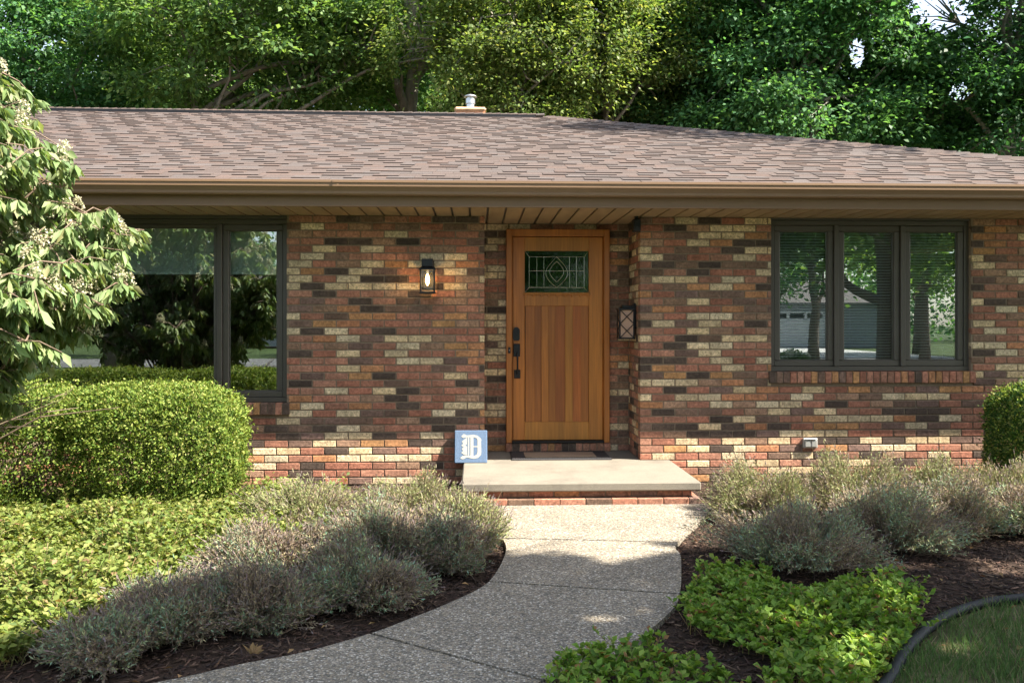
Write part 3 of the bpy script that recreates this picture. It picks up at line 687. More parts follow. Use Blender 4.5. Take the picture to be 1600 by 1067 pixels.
b = MB(); b.lathe((lx, ly, zr - .17), [(.002, 0), (.010, .012), (.017, .035), (.019, .055), (.014, .085), (.006, .105), (.004, .115)], 16); b.build('bulb', bulbm, lan, smooth=True)
b = MB(); b.lathe((lx, ly, zr - .065), [(.010, 0), (.014, .004), (.014, .033)], 14); b.build('socket', M['galv'], lan)
pl_ = bpy.data.lights.new('lantern_light', 'POINT'); pl_.energy = .9; pl_.color = (1, .60, .25); pl_.shadow_soft_size = .02
po = bpy.data.objects.new('lantern_light', pl_); COL.objects.link(po); po.parent = lan; po.location = (0, ly - .045, zr - .12 - lz0)

mlx1 = XC1 - .001; mlx0 = XC1 - .165; my = .17; z0_ = PT(985, 530, 8.1)[1]; z1_ = PT(985, 482, 8.1)[1]
ml = empty('lattice_lantern', (XC1, my + .08, z0_), 'unlit black lantern with crossed lattice and pinkish glass beside the door recess', 'lantern')
b = MB(); fx0, fx1, fy0, fy1 = mlx0, mlx0 + .145, my, my + .145
for xx in (fx0, fx1 - .012):
    for yy in (fy0, fy1 - .012): b.bbox(xx, xx + .012, yy, yy + .012, z0_ + .012, z1_ - .012, .002)
b.bbox(fx0 - .006, fx1 + .006, fy0 - .006, fy1 + .006, z0_, z0_ + .014, .003); b.bbox(fx0 - .008, fx1 + .008, fy0 - .008, fy1 + .008, z1_ - .014, z1_ + .004, .003)
b.bbox(fx0 + .03, fx1, fy0 + .03, fy1 - .03, z1_ + .0045, z1_ + .03, .003); b.bbox(fx1 + .001, XC1 + .002, fy0 + .04, fy1 - .04, z0_ + .1, z1_ + .05, .003); b.build('lantern_frame', M['black'], ml)
b = MB(); zm = (z0_ + z1_) / 2
for (a, c) in ((z0_ + .012, zm), (zm, z1_ - .012)):
    for s_ in (0, 1):
        p, q = (fx0 + .006, fx1 - .006) if s_ else (fx1 - .006, fx0 + .006)
        b.tube([(p, fy0 + .0, a), (q, fy0 + .0, c)], .0045, 6)
        b.tube([(fx0 + .0, p - fx0 + fy0, a), (fx0 + .0, q - fx0 + fy0, c)], .0045, 6)
b.build('lattice', M['black'], ml)
b = MB(); b.box(fx0 + .009, fx1 - .009, fy0 + .010, fy1 - .010, z0_ + .015, z1_ - .015); b.build('lantern_glass', frost, ml)

sx, sz = PT(994, 362, 7.93); sc = empty('security_camera', (sx, -.02, ZS), 'small black security camera under the soffit at the recess corner', 'camera')
b = MB(); b.bbox(sx - .034, sx + .034, -.075, .03, sz - .005, sz + .115, .01); b.build('camera_body', M['black'], sc)
b = MB(); b.tube([(sx, -.03, sz + .11), (sx, -.03, ZS)], .018, 12); b.build('bracket', M['black'], sc)
b = MB(); b.tube([(sx, -.074, sz + .06), (sx, -.082, sz + .06)], .020, 16); b.build('lens', M['hose'], sc)

ox, oz = PT(1266, 692, 7.93); ol = empty('outdoor_outlet', (ox, -.0, oz), 'grey weatherproof double outlet low on the sunlit brick wall under the triple window', 'outlet')
b = MB(); b.bbox(ox - .068, ox + .068, -.032, .004, oz - .045, oz + .045, .005); b.build('box', M['outlet'], ol)
for s_ in (-1, 1):
    b = MB(); b.bbox(ox + s_ * .03 - .026, ox + s_ * .03 + .026, -.044, -.0325, oz - .036, oz + .036, .006); b.build('lid', M['outlet'], ol)
b = MB(); b.bbox(ox - .05, ox + .05, -.052, -.0325, oz + .037, oz + .044, .002); b.build('hinge', M['outlet'], ol)

# ------------------------------------------------------------------ plants
def cat(*parts):
    V, Fc, C = [], [], []; n = 0
    for v, f, c in parts: V.append(v); Fc.append(f + n); C.append(c); n += len(v)
    return np.concatenate(V), np.concatenate(Fc), np.concatenate(C)
def mixc(n, cols, w, var=.15):
    cols = np.array(cols); idx = NR.choice(len(cols), n, p=np.array(w) / sum(w)); c = cols[idx] * (1 + NR.uniform(-var, var, (n, 1))); return np.clip(c * (1 + NR.uniform(-.06, .06, (n, 3))), .003, 1)
def strips(P, Q, W0, W1, C, sag=.0):
    """thin blades from P to Q (n,3) as two crossed-free quads with a mid point"""
    n = len(P); T = nrm(Q - P); S = nrm(np.cross(T, rdir(n))); mid = (P + Q) / 2 + np.array([[0, 0, 1]]) * sag
    w0 = np.broadcast_to(np.asarray(W0).reshape(-1, 1), (n, 1)); w1 = np.broadcast_to(np.asarray(W1).reshape(-1, 1), (n, 1)); wm = (w0 + w1) / 2
    V = np.stack([P - S * w0, P + S * w0, mid - S * wm, mid + S * wm, Q - S * w1, Q + S * w1], 1).reshape(-1, 3)
    b = (np.arange(n) * 6)[:, None]; return V, np.concatenate([b + [[0, 1, 3, 2]], b + [[2, 3, 5, 4]]]), np.repeat(C, 6, 0)

def lavender(x, D, r, h, kind, label, group, n=1500):
    y = D - DC; root = empty('lavender_plant', (x, y, 0), label, 'lavender', group)
    ph = NR.uniform(0, 2 * np.pi, n); q = np.sqrt(NR.uniform(0, 1, n)); lump = np.array([.90 + .55 * n2(math.cos(a) * 1.3 + x, math.sin(a) * 1.3 + y, 1.2, 4) for a in ph])
    rr = r * q * lump; zz = h * np.sqrt(np.clip(1 - (q * .96) ** 2, 0, 1)) * NR.uniform(.82, 1.06, n)
    zz *= np.array([1 + .6 * n2(a, b, 4.5, 2) for a, b in zip(x + rr * np.cos(ph), y + rr * np.sin(ph))])
    tip = np.stack([x + rr * np.cos(ph), y + rr * np.sin(ph), np.maximum(zz, .03)], 1)
    bq = NR.uniform(.25, .6, n); base = np.stack([x + rr * bq * np.cos(ph), y + rr * bq * np.sin(ph), np.zeros(n)], 1) + NR.normal(0, .02, (n, 3)) * [1, 1, 0]
    tip += NR.normal(0, .02, (n, 3))
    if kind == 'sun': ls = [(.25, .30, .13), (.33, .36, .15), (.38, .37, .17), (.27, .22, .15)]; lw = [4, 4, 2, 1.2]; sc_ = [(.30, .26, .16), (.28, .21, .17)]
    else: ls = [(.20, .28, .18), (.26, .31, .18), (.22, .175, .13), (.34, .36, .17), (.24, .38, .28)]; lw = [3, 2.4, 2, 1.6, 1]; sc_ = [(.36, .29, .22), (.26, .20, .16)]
    ext = nrm(tip - base) * NR.uniform(.015, .06, (n, 1)) + NR.normal(0, .012, (n, 3)); top = tip + ext
    st = strips(base, tip, .0019, .0012, mixc(n, sc_, [1, 1]) * NR.uniform(.8, 1.1)); o1, o2 = NR.uniform(-50, 50, 2); br_ = NR.uniform(.75, 1.15)
    m = int(n * .38); fi = NR.choice(n, m, replace=False)
    st2 = strips(tip[fi], top[fi], .0009, .0008, mixc(m, sc_, [1, 1])); spk = strips(top[fi], top[fi] + nrm(ext[fi]) * NR.uniform(.015, .032, (m, 1)), .0030, .0022, mixc(m, [(.19, .15, .145), (.13, .10, .10), (.28, .25, .16)], [3, 2, 2 if kind == 'sun' else .7]))
    s = cat(st, st2, spk); npmesh('stem', *s, M['stemg'], root)
    k = 21; P = []; Dd_ = []
    f = NR.uniform(.40, 1.06, (n * k, 1)); i = np.repeat(np.arange(n), k); P = base[i] + (tip[i] - base[i]) * f
    ax = nrm(tip[i] - base[i]); D_ = nrm(ax * .9 + rdir(n * k) * .8); Ls = NR.uniform(.014, .032, n * k)
    C = mixc(n * k, ls, lw) * br_
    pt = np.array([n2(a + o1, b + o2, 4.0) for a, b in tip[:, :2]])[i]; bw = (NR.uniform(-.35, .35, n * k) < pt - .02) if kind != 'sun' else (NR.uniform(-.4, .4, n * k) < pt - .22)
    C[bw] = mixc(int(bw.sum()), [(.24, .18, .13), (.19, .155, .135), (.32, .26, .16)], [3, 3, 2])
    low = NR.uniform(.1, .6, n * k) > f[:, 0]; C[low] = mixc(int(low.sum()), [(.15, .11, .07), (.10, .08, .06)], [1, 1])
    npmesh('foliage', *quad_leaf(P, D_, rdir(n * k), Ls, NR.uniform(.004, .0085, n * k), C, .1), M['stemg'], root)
    return root
NR = np.random.default_rng(5)
gl = 'lavender plants left of the path'; gr_ = 'lavender plants right of the path'
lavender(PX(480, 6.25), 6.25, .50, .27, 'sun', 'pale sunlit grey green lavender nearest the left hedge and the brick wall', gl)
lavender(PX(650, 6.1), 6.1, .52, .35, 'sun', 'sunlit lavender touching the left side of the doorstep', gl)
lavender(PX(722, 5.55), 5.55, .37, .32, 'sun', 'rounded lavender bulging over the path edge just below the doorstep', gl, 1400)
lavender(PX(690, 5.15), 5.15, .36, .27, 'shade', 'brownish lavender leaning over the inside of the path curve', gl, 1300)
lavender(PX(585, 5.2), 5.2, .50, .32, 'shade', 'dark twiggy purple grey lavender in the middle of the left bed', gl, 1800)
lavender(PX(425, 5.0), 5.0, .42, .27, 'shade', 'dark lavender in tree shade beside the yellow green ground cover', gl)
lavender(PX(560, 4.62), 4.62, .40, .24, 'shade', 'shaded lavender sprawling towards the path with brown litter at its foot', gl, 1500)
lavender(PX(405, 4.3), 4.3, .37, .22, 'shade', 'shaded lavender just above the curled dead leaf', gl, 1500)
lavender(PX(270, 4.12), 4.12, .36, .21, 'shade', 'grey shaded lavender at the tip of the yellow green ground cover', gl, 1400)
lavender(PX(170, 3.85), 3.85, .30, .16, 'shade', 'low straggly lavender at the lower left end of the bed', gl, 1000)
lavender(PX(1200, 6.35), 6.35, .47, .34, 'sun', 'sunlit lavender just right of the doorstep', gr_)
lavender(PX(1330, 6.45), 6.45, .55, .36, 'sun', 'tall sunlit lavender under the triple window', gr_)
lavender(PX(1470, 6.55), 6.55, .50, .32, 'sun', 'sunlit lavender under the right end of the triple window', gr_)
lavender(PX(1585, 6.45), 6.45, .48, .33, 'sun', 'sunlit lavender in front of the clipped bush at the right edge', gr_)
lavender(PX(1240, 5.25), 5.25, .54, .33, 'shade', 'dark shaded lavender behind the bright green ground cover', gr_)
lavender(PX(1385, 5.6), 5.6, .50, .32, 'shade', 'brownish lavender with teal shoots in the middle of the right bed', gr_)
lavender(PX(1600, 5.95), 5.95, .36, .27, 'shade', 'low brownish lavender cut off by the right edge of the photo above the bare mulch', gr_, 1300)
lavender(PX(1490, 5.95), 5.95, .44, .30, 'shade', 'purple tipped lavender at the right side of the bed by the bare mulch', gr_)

def hedge(name, label, c, ax, n, top, cols, cw, parent_stem=True, pw=3.8, gap=None, seed=0):
    """clipped bush: leaves in a rough shell round a superellipsoid, stems inside"""
    cx, cy, cz = c; rx, ry_, rz_ = ax; root = empty(name, (cx, cy, 0), label, 'bush', top)
    d = rdir(n); e = pw; k = (np.abs(d[:, 0]) ** e + np.abs(d[:, 1]) ** e + np.abs(d[:, 2]) ** e) ** (-1 / e)
    lum = np.array([n2(p[0] * 3 + seed, p[1] * 3 + p[2] * 3.3, 1.4, seed) for p in d * k[:, None]])
    lum2 = np.array([noise.noise(Vector((p[0] * 9, p[1] * 9, p[2] * 9 + seed))) for p in d * k[:, None]])
    dpt = NR.exponential(.07, n); dpt = np.where(NR.uniform(0, 1, n) < .035, -dpt * .6, dpt); rad = (k * (1 + .05 * lum + .09 * lum2))[:, None] * (1 - np.clip(dpt, -.07, .6))[:, None]
    P = d * rad * [[rx, ry_, rz_]] + [[cx, cy, cz]]
    keep = P[:, 2] > .03
    if gap is not None: keep &= gap(P)
    P = P[keep]; d = d[keep]; dpt = dpt[keep]; n = len(P); out = nrm(d / np.array([[rx, ry_, rz_]]))
    C = mixc(n, cols, cw); tipc = NR.uniform(0, 1, n) < np.exp(-np.maximum(dpt, 0) / .03) * .55
    C[tipc] = mixc(int(tipc.sum()), [(.20, .26, .05), (.28, .30, .09)], [2, 1])
    Dv = nrm(out * .7 + rdir(n) * .9 + [[0, 0, .3]]); Ls = NR.uniform(.016, .030, n)
    npmesh('foliage', *quad_leaf(P, Dv, nrm(out + rdir(n) * .7), Ls, Ls * .55, C, .2), M['leafbox'], root)
    s = MB()
    for i in range(60):
        a = R.uniform(0, 6.28); q = R.uniform(.3, .92); ex = Vector((cx + rx * q * math.cos(a), cy + ry_ * q * math.sin(a), cz + rz_ * R.uniform(-.6, .75)))
        b0 = Vector((cx + rx * .35 * R.uniform(-1, 1), cy + ry_ * .3 * R.uniform(-1, 1), -.02)); md = b0.lerp(ex, .5) + Vector((R.uniform(-.05, .05), R.uniform(-.05, .05), .05))
        s.tube([b0, md, ex], [.011, .007, .003], 5)
    s.build('branch', M['twig'], root); return root
NR = np.random.default_rng(6)
hc = [(.10, .17, .03), (.15, .22, .04), (.21, .26, .055), (.06, .11, .02)]
gp = 'clipped bushes along the house wall'
hedge('clipped_bush', 'clipped rounded bush with lit right end below the picture window', (-2.52, -1.06, .51), (.655, .48, .46), 100000, gp, hc, [3, 3, 2, 2], seed=1,
      gap=lambda P: ~((P[:, 0] < -2.80) & (P[:, 2] < .5) & (NR.uniform(0, 1, len(P)) < .75)))
hedge('clipped_bush', 'clipped bush with thin lower branches at the far left beneath the flowering shrub', (-3.78, -1.08, .51), (.85, .48, .46), 85000, gp, hc, [3, 3, 2, 2], seed=5,
      gap=lambda P: ~((P[:, 0] > -3.45) & (P[:, 2] < .60) & (NR.uniform(0, 1, len(P)) < .65)))
hedge('clipped_bush', 'dark green clipped bush cut off by the right edge of the photo', (PX(1543, 7.1) + .62, -.85, .46), (.50, .48, .48), 60000, gp, [(.035, .085, .018), (.05, .11, .02), (.08, .14, .03)], [3, 3, 1], seed=9, pw=3.4)

# flowering shrub at the left
NR = np.random.default_rng(8)
def flowering_shrub():
    R = random.Random(77)
    bx, by_ = -3.62, -2.55; root = empty('flowering_shrub', (bx, by_, 0), 'tall loose shrub with drooping leaves and cream flower clusters at the left edge', 'shrub')
    br = MB(); tips = []
    zk = [.7, 1.0, 1.25, 1.5, 1.7, 2.03, 2.33, 2.51, 2.71, 3.0, 3.3]; xk = [-2.9, -2.6, -2.36, -2.24, -2.15, -2.2, -2.28, -2.53, -2.74, -2.92, -3.2]
    lim = lambda z: float(np.interp(z, zk, xk))
    for i in range(125):
        z = R.uniform(1.3, 3.1); a = R.uniform(-2.2, .5) if i % 4 else R.uniform(.5, 4.1); rx = lim(z) - bx; q = R.uniform(.72, 1.0) if i % 5 else R.uniform(.3, .6)
        e = Vector((bx + rx * q * math.cos(a), by_ + min(rx, 1.2) * q * .9 * math.sin(a), z)); b0 = Vector((bx + R.uniform(-.25, .25), by_ + R.uniform(-.2, .2), 0))
        p1 = b0.lerp(e, .35) + Vector((0, 0, .40)); p2 = b0.lerp(e, .75) + Vector((R.uniform(-.08, .08), R.uniform(-.08, .08), .28 if z < 2.6 else .08))
        p2.x = min(p2.x, lim(p2.z) - .05); pts = catmull([b0, p1, p2, e], 5); n = len(pts); br.tube(pts, [.011 * (1 - k / n) + .0026 for k in range(n)], 6)
        for k in range(5, n):
            for _q in range(2):
                if R.random() < .25: continue
                p = pts[k]; dd = Vector((R.gauss(0, 1), R.gauss(0, 1), R.gauss(.1, .5))).normalized() * R.uniform(.12, .30)
                if (p + dd).x > lim((p + dd).z) + .04: dd *= .35
                q_ = p + dd; br.tube([p, p + dd * .5 + Vector((0, 0, .03)), q_], [.005, .004, .0025], 5, cap=False); tips.append((p, q_))
        tips.append((pts[-3], e))
    for i in range(16):   # bare low twigs
        a = R.uniform(-1.6, 1.1); b0 = Vector((bx + .3 * R.uniform(-1, 1), by_, .5)); e = b0 + Vector((math.cos(a) * R.uniform(.6, 1.3), math.sin(a) * .9, R.uniform(.3, .6)))
        m_ = b0.lerp(e, .6) + Vector((0, 0, .12)); br.tube([b0, m_, e], [.008, .005, .002], 5)
        for _ in range(3): br.tube([m_, m_ + Vector((R.uniform(.05, .3), R.uniform(-.2, .2), R.uniform(-.1, .2)))], [.003, .0015], 4)
    br.build('branch', M['twig'], root)
    P, Dv, L = [], [], []
    fl_tips = []
    for p, q in tips:
        ax = (q - p)
        for k in range(R.randint(24, 34)):
            f = R.uniform(.2, 1.05); c = p + ax * f; d = Vector((R.gauss(0, .5), R.gauss(0, .5), -.75)) + ax.normalized() * .35
            P.append(c); Dv.append(d); L.append(R.uniform(.055, .11))
        if R.random() < .20: fl_tips.append(q)
    P = np.array([tuple(p) for p in P]); Dv = np.array([tuple(p) for p in Dv]); n = len(P)
    C = mixc(n, [(.18, .25, .10), (.13, .20, .075), (.26, .31, .15), (.28, .28, .14)], [4, 3, 3, .5])
    U = nrm(rdir(n) * 1.0 + [[0, -.2, .4]])
    npmesh('leaf', *leaf_verts(P, Dv, U, L, np.array(L) * .40, C, .22, .15), M['leafgc'], root)
    parts = []
    for t in fl_tips:
        k = 90; h = R.uniform(.06, .11); zz = NR.uniform(0, 1, k); r = .040 * (1 - zz * .7); a = NR.uniform(0, 6.28, k)
        Q = np.stack([t.x + r * np.cos(a), t.y + r * np.sin(a), t.z + zz * h], 1)
        parts.append(quad_leaf(Q, rdir(k), rdir(k), .014, .013, mixc(k, [(.62, .58, .42), (.48, .46, .30), (.38, .38, .22)], [3, 2, 1]), .2))
    npmesh('flower', *cat(*parts), M['flower'], root)
flowering_shrub()

# ------------------------------------------------------------------ ground cover
def scatter_poly(poly, dens):
    xs = [p[0] for p in poly]; ys = [p[1] for p in poly]; A = (max(xs) - min(xs)) * (max(ys) - min(ys)); n = int(A * dens)
    x = NR.uniform(min(xs), max(xs), n); y = NR.uniform(min(ys), max(ys), n); k = inpoly(x, y, poly) & ~inpoly(x, y, PATH); return x[k], y[k]
def sprigs(name, label, cat_, poly, dens, h, leafs, L, cols, cw, up=.6, edge_noise=.0, droopy=0, patch=0.0):
    x, y = scatter_poly(poly, dens)
    ns = np.array([n2(a, b, 2.2, 7) for a, b in zip(x, y)])
    if patch: k = ns > patch; x, y, ns = x[k], y[k], ns[k]
    n = len(x); hh = h * (.8 + 1.1 * ns) * NR.uniform(.6, 1.25, n); hh = np.maximum(hh, .02)
    base = np.stack([x, y, np.zeros(n)], 1); lean = NR.normal(0, .35, (n, 3)) * [1, 1, 0]; top = base + (lean + [[0, 0, 1]]) * hh[:, None]
    st = strips(base, top, .0019, .0014, mixc(n, [(.26, .18, .10), (.18, .18, .07)], [1, 1]))
    i = np.repeat(np.arange(n), leafs); m = len(i); f = NR.uniform(.35, 1.0, (m, 1)) ** .6; Pp = base[i] + (top[i] - base[i]) * f
    a = NR.uniform(0, 6.28, m); D_ = np.stack([np.cos(a), np.sin(a), np.full(m, up) + NR.normal(0, .25, m)], 1)
    U = nrm(np.array([[0, 0, 1.0]]) + rdir(m) * .8); Ls = L * NR.uniform(.4, 1.45, m)
    V, Fc, C = leaf_verts(Pp, D_, U, Ls, Ls * .58, mixc(m, cols, cw), .16, .1)
    o = npmesh(name, V, Fc, C, M['leafgc']); tag(o, label, cat_, kind='stuff')
    npmesh('stem', *st, M['leafgc'], o)
NR = np.random.default_rng(9)
gcl = [GP(-160, 800), GP(120, 803), GP(300, 806), GP(420, 800), GP(530, 795), GP(520, 840), GP(420, 880), GP(330, 915), GP(230, 955), GP(120, 1010), GP(0, 1050), (-2.4, -4.5), (-4.5, -4.7), (-4.6, -1.9)]
sprigs('ground_cover', 'low yellow green leafy ground cover in front of the clipped bushes', 'ground cover', gcl, 2000, .17, 9, .034, [(.14, .19, .042), (.19, .235, .06), (.25, .265, .08), (.09, .14, .035), (.27, .18, .09)], [4, 4, 2.5, 2.5, .4], .6)
gcr = [GP(1066, 960), GP(1075, 925), GP(1120, 900), GP(1180, 900), GP(1230, 925), GP(1310, 930), GP(1390, 948), GP(1432, 975), GP(1420, 1010), GP(1395, 1040), GP(1378, 1075), GP(1330, 1110), GP(1180, 1115), GP(1210, 1060), GP(1200, 1035), GP(1130, 1012), GP(1075, 990)]
gc_cols = [(.13, .24, .035), (.19, .31, .05), (.25, .34, .07), (.09, .17, .03), (.28, .15, .07)]
sprigs('ground_cover', 'bright green leafy ground cover right of the curved path', 'ground cover', gcr, 1100, .13, 12, .034, gc_cols, [3, 4, 3, 2, .5], .75)
gcb = [GP(868, 1085), GP(870, 1060), GP(935, 1040), GP(1010, 1042), GP(1060, 1062), GP(1120, 1066), GP(1180, 1100), GP(1150, 1200), GP(900, 1200)]
sprigs('ground_cover', 'bright green ground cover at the bottom edge where the path leaves the photo', 'ground cover', gcb, 1100, .12, 12, .034, gc_cols, [3, 3, 3, 2, .7], .75)

# mulch chips and dead leaves
n = 60000; x = NR.uniform(-3.4, 5.2, n); y = NR.uniform(-5.3, -.05, n)
k = ~inpoly(x, y, PATH) & ~inpoly(x, y, LAWN) & ~((x > SX0) & (x < SX1) & (y > SY)); x, y = x[k], y[k]; n = len(x)
z = np.array([mulch_z(a, b) for a, b in zip(x, y)]) + NR.uniform(0, .012, n)
a = NR.uniform(0, 6.28, n); D_ = np.stack([np.cos(a), np.sin(a), NR.normal(0, .22, n)], 1); U = nrm(np.array([[0, 0, 1.0]]) + rdir(n) * .5)
D_ = nrm(D_); S_ = nrm(np.cross(D_, U)); Nn = np.cross(S_, D_); L_ = NR.gamma(3, .011, (n, 1)) + .008; W_ = NR.uniform(.003, .010, (n, 1)); H_ = NR.uniform(.002, .005, (n, 1)); P = np.stack([x, y, z], 1)
cs = [P + D_ * L_ * sx_ * .5 + S_ * W_ * sy_ * .5 + Nn * H_ * sz_ * .5 for sx_ in (-1, 1) for sy_ in (-1, 1) for sz_ in (-1, 1)]
V = np.stack(cs, 1).reshape(-1, 3); b_ = (np.arange(n) * 8)[:, None]; Fc = np.concatenate([b_ + [q] for q in ([0, 1, 3, 2], [4, 6, 7, 5], [0, 4, 5, 1], [2, 3, 7, 6], [1, 5, 7, 3])])
C = np.repeat(mixc(n, [(.055, .033, .024), (.085, .052, .036), (.035, .024, .02), (.15, .10, .07)], [4, 3, 3, .5], .3), 8, 0)
tag(npmesh('mulch_chips', V, Fc, C, M['chip']), 'dark brown bark mulch chips covering the planting beds', 'mulch', kind='stuff')
n = 420; x = NR.uniform(-2.6, 4.6, n); y = NR.uniform(-4.9, -.3, n); k = ~inpoly(x, y, PATH) & ~((x > SX0 - .1) & (x < SX1 + .1) & (y > SY)); x, y = x[k], y[k]; n = len(x)
a = NR.uniform(0, 6.28, n); D_ = np.stack([np.cos(a), np.sin(a), NR.normal(.2, .3, n)], 1); Ls = NR.uniform(.02, .05, n)
tag(npmesh('leaf_litter', *leaf_verts(np.stack([x, y, np.full(n, .022)], 1), D_, nrm(np.array([[0, 0, 1.0]]) + rdir(n) * .4), Ls, Ls * .5, mixc(n, [(.30, .20, .09), (.22, .12, .05), (.38, .30, .14)], [2, 2, 1]), .3, .1), M['dry']), 'scattered small tan dead leaves on the mulch', 'dead leaves', kind='stuff')
dl = MB()
px_, py_ = GP(395, 1020, .03); c0 = Vector((px_, py_, .03)); 
for j in range(7):
    a = math.radians(-20 + 40 * j); L = (.055, .022, .065, .03, .02, .045, .025)[j]; e = c0 + Vector((math.cos(a) * L, math.sin(a) * L * .8, .02 + .02 * (j % 2))); w = Vector((-math.sin(a), math.cos(a), .3)) * .014
    dl.add([c0, c0.lerp(e, .5) + w, e, c0.lerp(e, .5) - w, c0.lerp(e, .5) + Vector((0, 0, -.012))], [(0, 1, 4), (1, 2, 4), (2, 3, 4), (3, 0, 4)], (.27, .18, .09, 1))
tag(dl.build('dead_leaf', M['dry']), 'curled tan lobed dead leaf beside the path under the shaded lavender', 'dead leaf')
# twig and debris on the path / grass blades on the lawn
n = 90000; x = NR.uniform(1.2, 4.6, n); y = NR.uniform(-5.6, -2.9, n); k = inpoly(x, y, LAWN); x, y = x[k], y[k]
dn = np.array([n2(a_, b_, 2.0, 9) for a_, b_ in zip(x, y)]); k = NR.uniform(-.25, .55, len(x)) < dn + .22; x, y = x[k], y[k]; k = NR.uniform(0, 1, len(x)) < .6; x, y = x[k], y[k]; n = len(x)
a = NR.uniform(0, 6.28, n); hh = NR.uniform(.025, .07, n); ln = NR.uniform(.1, .8, n); P = np.stack([x, y, np.full(n, .004)], 1); Q = P + np.stack([np.cos(a) * ln * hh, np.sin(a) * ln * hh, hh], 1)
tag(npmesh('grass', *strips(P, Q, .0022, .0007, mixc(n, [(.09, .16, .05), (.12, .20, .06), (.26, .23, .13)], [4, 3, 1.2])), M['grass']), 'short patchy lawn grass beyond the black edging', 'grass', kind='stuff')

# ------------------------------------------------------------------ trees
def blob_ok(P, f): return P if f is None else P[f(P)]
def tree(name, label, cat_, x, y, trunk_h, trunk_r, blobs, ncl, nper, lsz, cols, cw, group, bark='bark', filt=None, clr=.55, seed=1, lean=(0, 0), wid=.62, limbs=14, top=None):
    rr = random.Random(seed); root = empty(name, (x, y, 0), label, cat_, group)
    # clusters
    cl = []; vol = [b[3] * b[4] * b[5] for b in blobs]
    while len(cl) < ncl:
        b = rr.choices(blobs, vol)[0]; d = Vector((rr.gauss(0, 1), rr.gauss(0, 1), rr.gauss(0, 1))).normalized() * rr.uniform(.25, 1) ** .45
        p = Vector((b[0] + d.x * b[3], b[1] + d.y * b[4], b[2] + d.z * b[5]))
        if noise.noise(p * .45 + Vector((seed, 0, 0))) < -.22: 
            if rr.random() < .8: continue
        cl.append(p)
    # trunk and limbs
    w = MB(); tp = [Vector((x, y, -.1))]; ns = 8; zt = top or max(b[2] for b in blobs)
    for i in range(1, ns + 1):
        f = i / ns; tp.append(Vector((x + lean[0] * f + .12 * rr.gauss(0, 1) * f, y + lean[1] * f + .12 * rr.gauss(0, 1) * f, zt * f)))
    w.tube(tp, [trunk_r * (1.25 if i == 0 else 1) * (1 - .72 * i / ns) for i in range(ns + 1)], 10)
    nodes = []
    main = rr.sample(cl, min(limbs, len(cl)))
    for e in main:
        f = max(.25, min(.92, (e.z - rr.uniform(1.0, 3.0)) / zt)); k = f * ns; i = int(k); s0 = tp[i].lerp(tp[min(i + 1, ns)], k - i)
        if s0.z < trunk_h: s0 = Vector((x + lean[0] * trunk_h / zt, y + lean[1] * trunk_h / zt, trunk_h))
        m1 = s0.lerp(e, .35) + Vector((rr.gauss(0, .2), rr.gauss(0, .2), rr.uniform(0, .5))); m2 = s0.lerp(e, .7) + Vector((rr.gauss(0, .2), rr.gauss(0, .2), rr.uniform(-.1, .4)))
        pts = catmull([s0, m1, m2, e], 4); n = len(pts); r0 = trunk_r * rr.uniform(.25, .42); w.tube(pts, [r0 * (1 - .85 * q / n) + .008 for q in range(n)], 6, cap=False); nodes += pts[2:]
    na = np.array([tuple(p) for p in nodes])
    for c in cl:
        j = int(np.argmin(((na - np.array(tuple(c))) ** 2).sum(1))); p = nodes[j]
        if (p - c).length > .15:
            m_ = p.lerp(c, .5) + Vector((rr.gauss(0, .12), rr.gauss(0, .12), rr.gauss(.05, .12))); w.tube([p, m_, c], [.028, .018, .008], 5, cap=False)
    w.build('trunk', M[bark], root, smooth=True)
    # leaves: flattened drooping sprays
    Cn = np.array([tuple(c) for c in cl]); i = np.repeat(np.arange(len(cl)), nper); m = len(i)
    sc_ = np.array([rr.uniform(.6, 1.25) for _ in cl])[i][:, None] * clr
    g_ = NR.normal(0, 1, (m, 3)) * [1, 1, .42]; P = Cn[i] + g_ * sc_
    P[:, 2] -= .12 * (g_[:, 0] ** 2 + g_[:, 1] ** 2) * sc_[:, 0] * .8
    if filt is not None: kk = filt(P); P = P[kk]; i = i[kk]; g_ = g_[kk]; m = len(P)
    tint = np.array([rr.uniform(.72, 1.28) for _ in cl])[i][:, None]
    C = mixc(m, cols, cw, .2) * tint
    D_ = nrm(g_ * .5 + rdir(m) * .7 + [[0, 0, -.35]]); U = nrm(np.array([[0, -.2, 1.0]]) + rdir(m) * .75); Ls = lsz * NR.uniform(.6, 1.3, m)
    npmesh('crown', *quad_leaf(P, D_, U, Ls, Ls * wid, C, .18), M['leaf'], root)
    return root
def bg_open(P):
    D = P[:, 1] + DC; a = np.arctan(P[:, 0] / D) - TH; px_ = 800 + F * np.tan(a); py_ = 505 - (P[:, 2] - HC) * F / D
    r = NR.uniform(0, 1, len(P))
    k1 = (px_ > 618) & (px_ < 672) & (D < 23.6) & (r < .86) & (py_ < 190)
    k2 = (px_ > 320) & (px_ < 505) & (py_ > 85 + (np.abs(px_ - 400) * .15)) & (D < 21.6) & (r < .80)
    k3 = (px_ > 925) & (px_ < 950) & (D < 20.6) & (r < .7)
    k4 = (((px_ - 1468) / 50) ** 2 + ((py_ - 5) / 34) ** 2 < 1 + .5 * np.sin(px_ * .21) * np.cos(py_ * .3)) & (r < .97)
    k5 = (((px_ - 1340) / 14) ** 2 + ((py_ - 75) / 26) ** 2 < 1) & (r < .93); k6 = (((px_ - 1500) / 22) ** 2 + ((py_ - 135) / 16) ** 2 < 1) & (r < .9)
    return ~(k1 | k2 | k3 | k4 | k5 | k6)
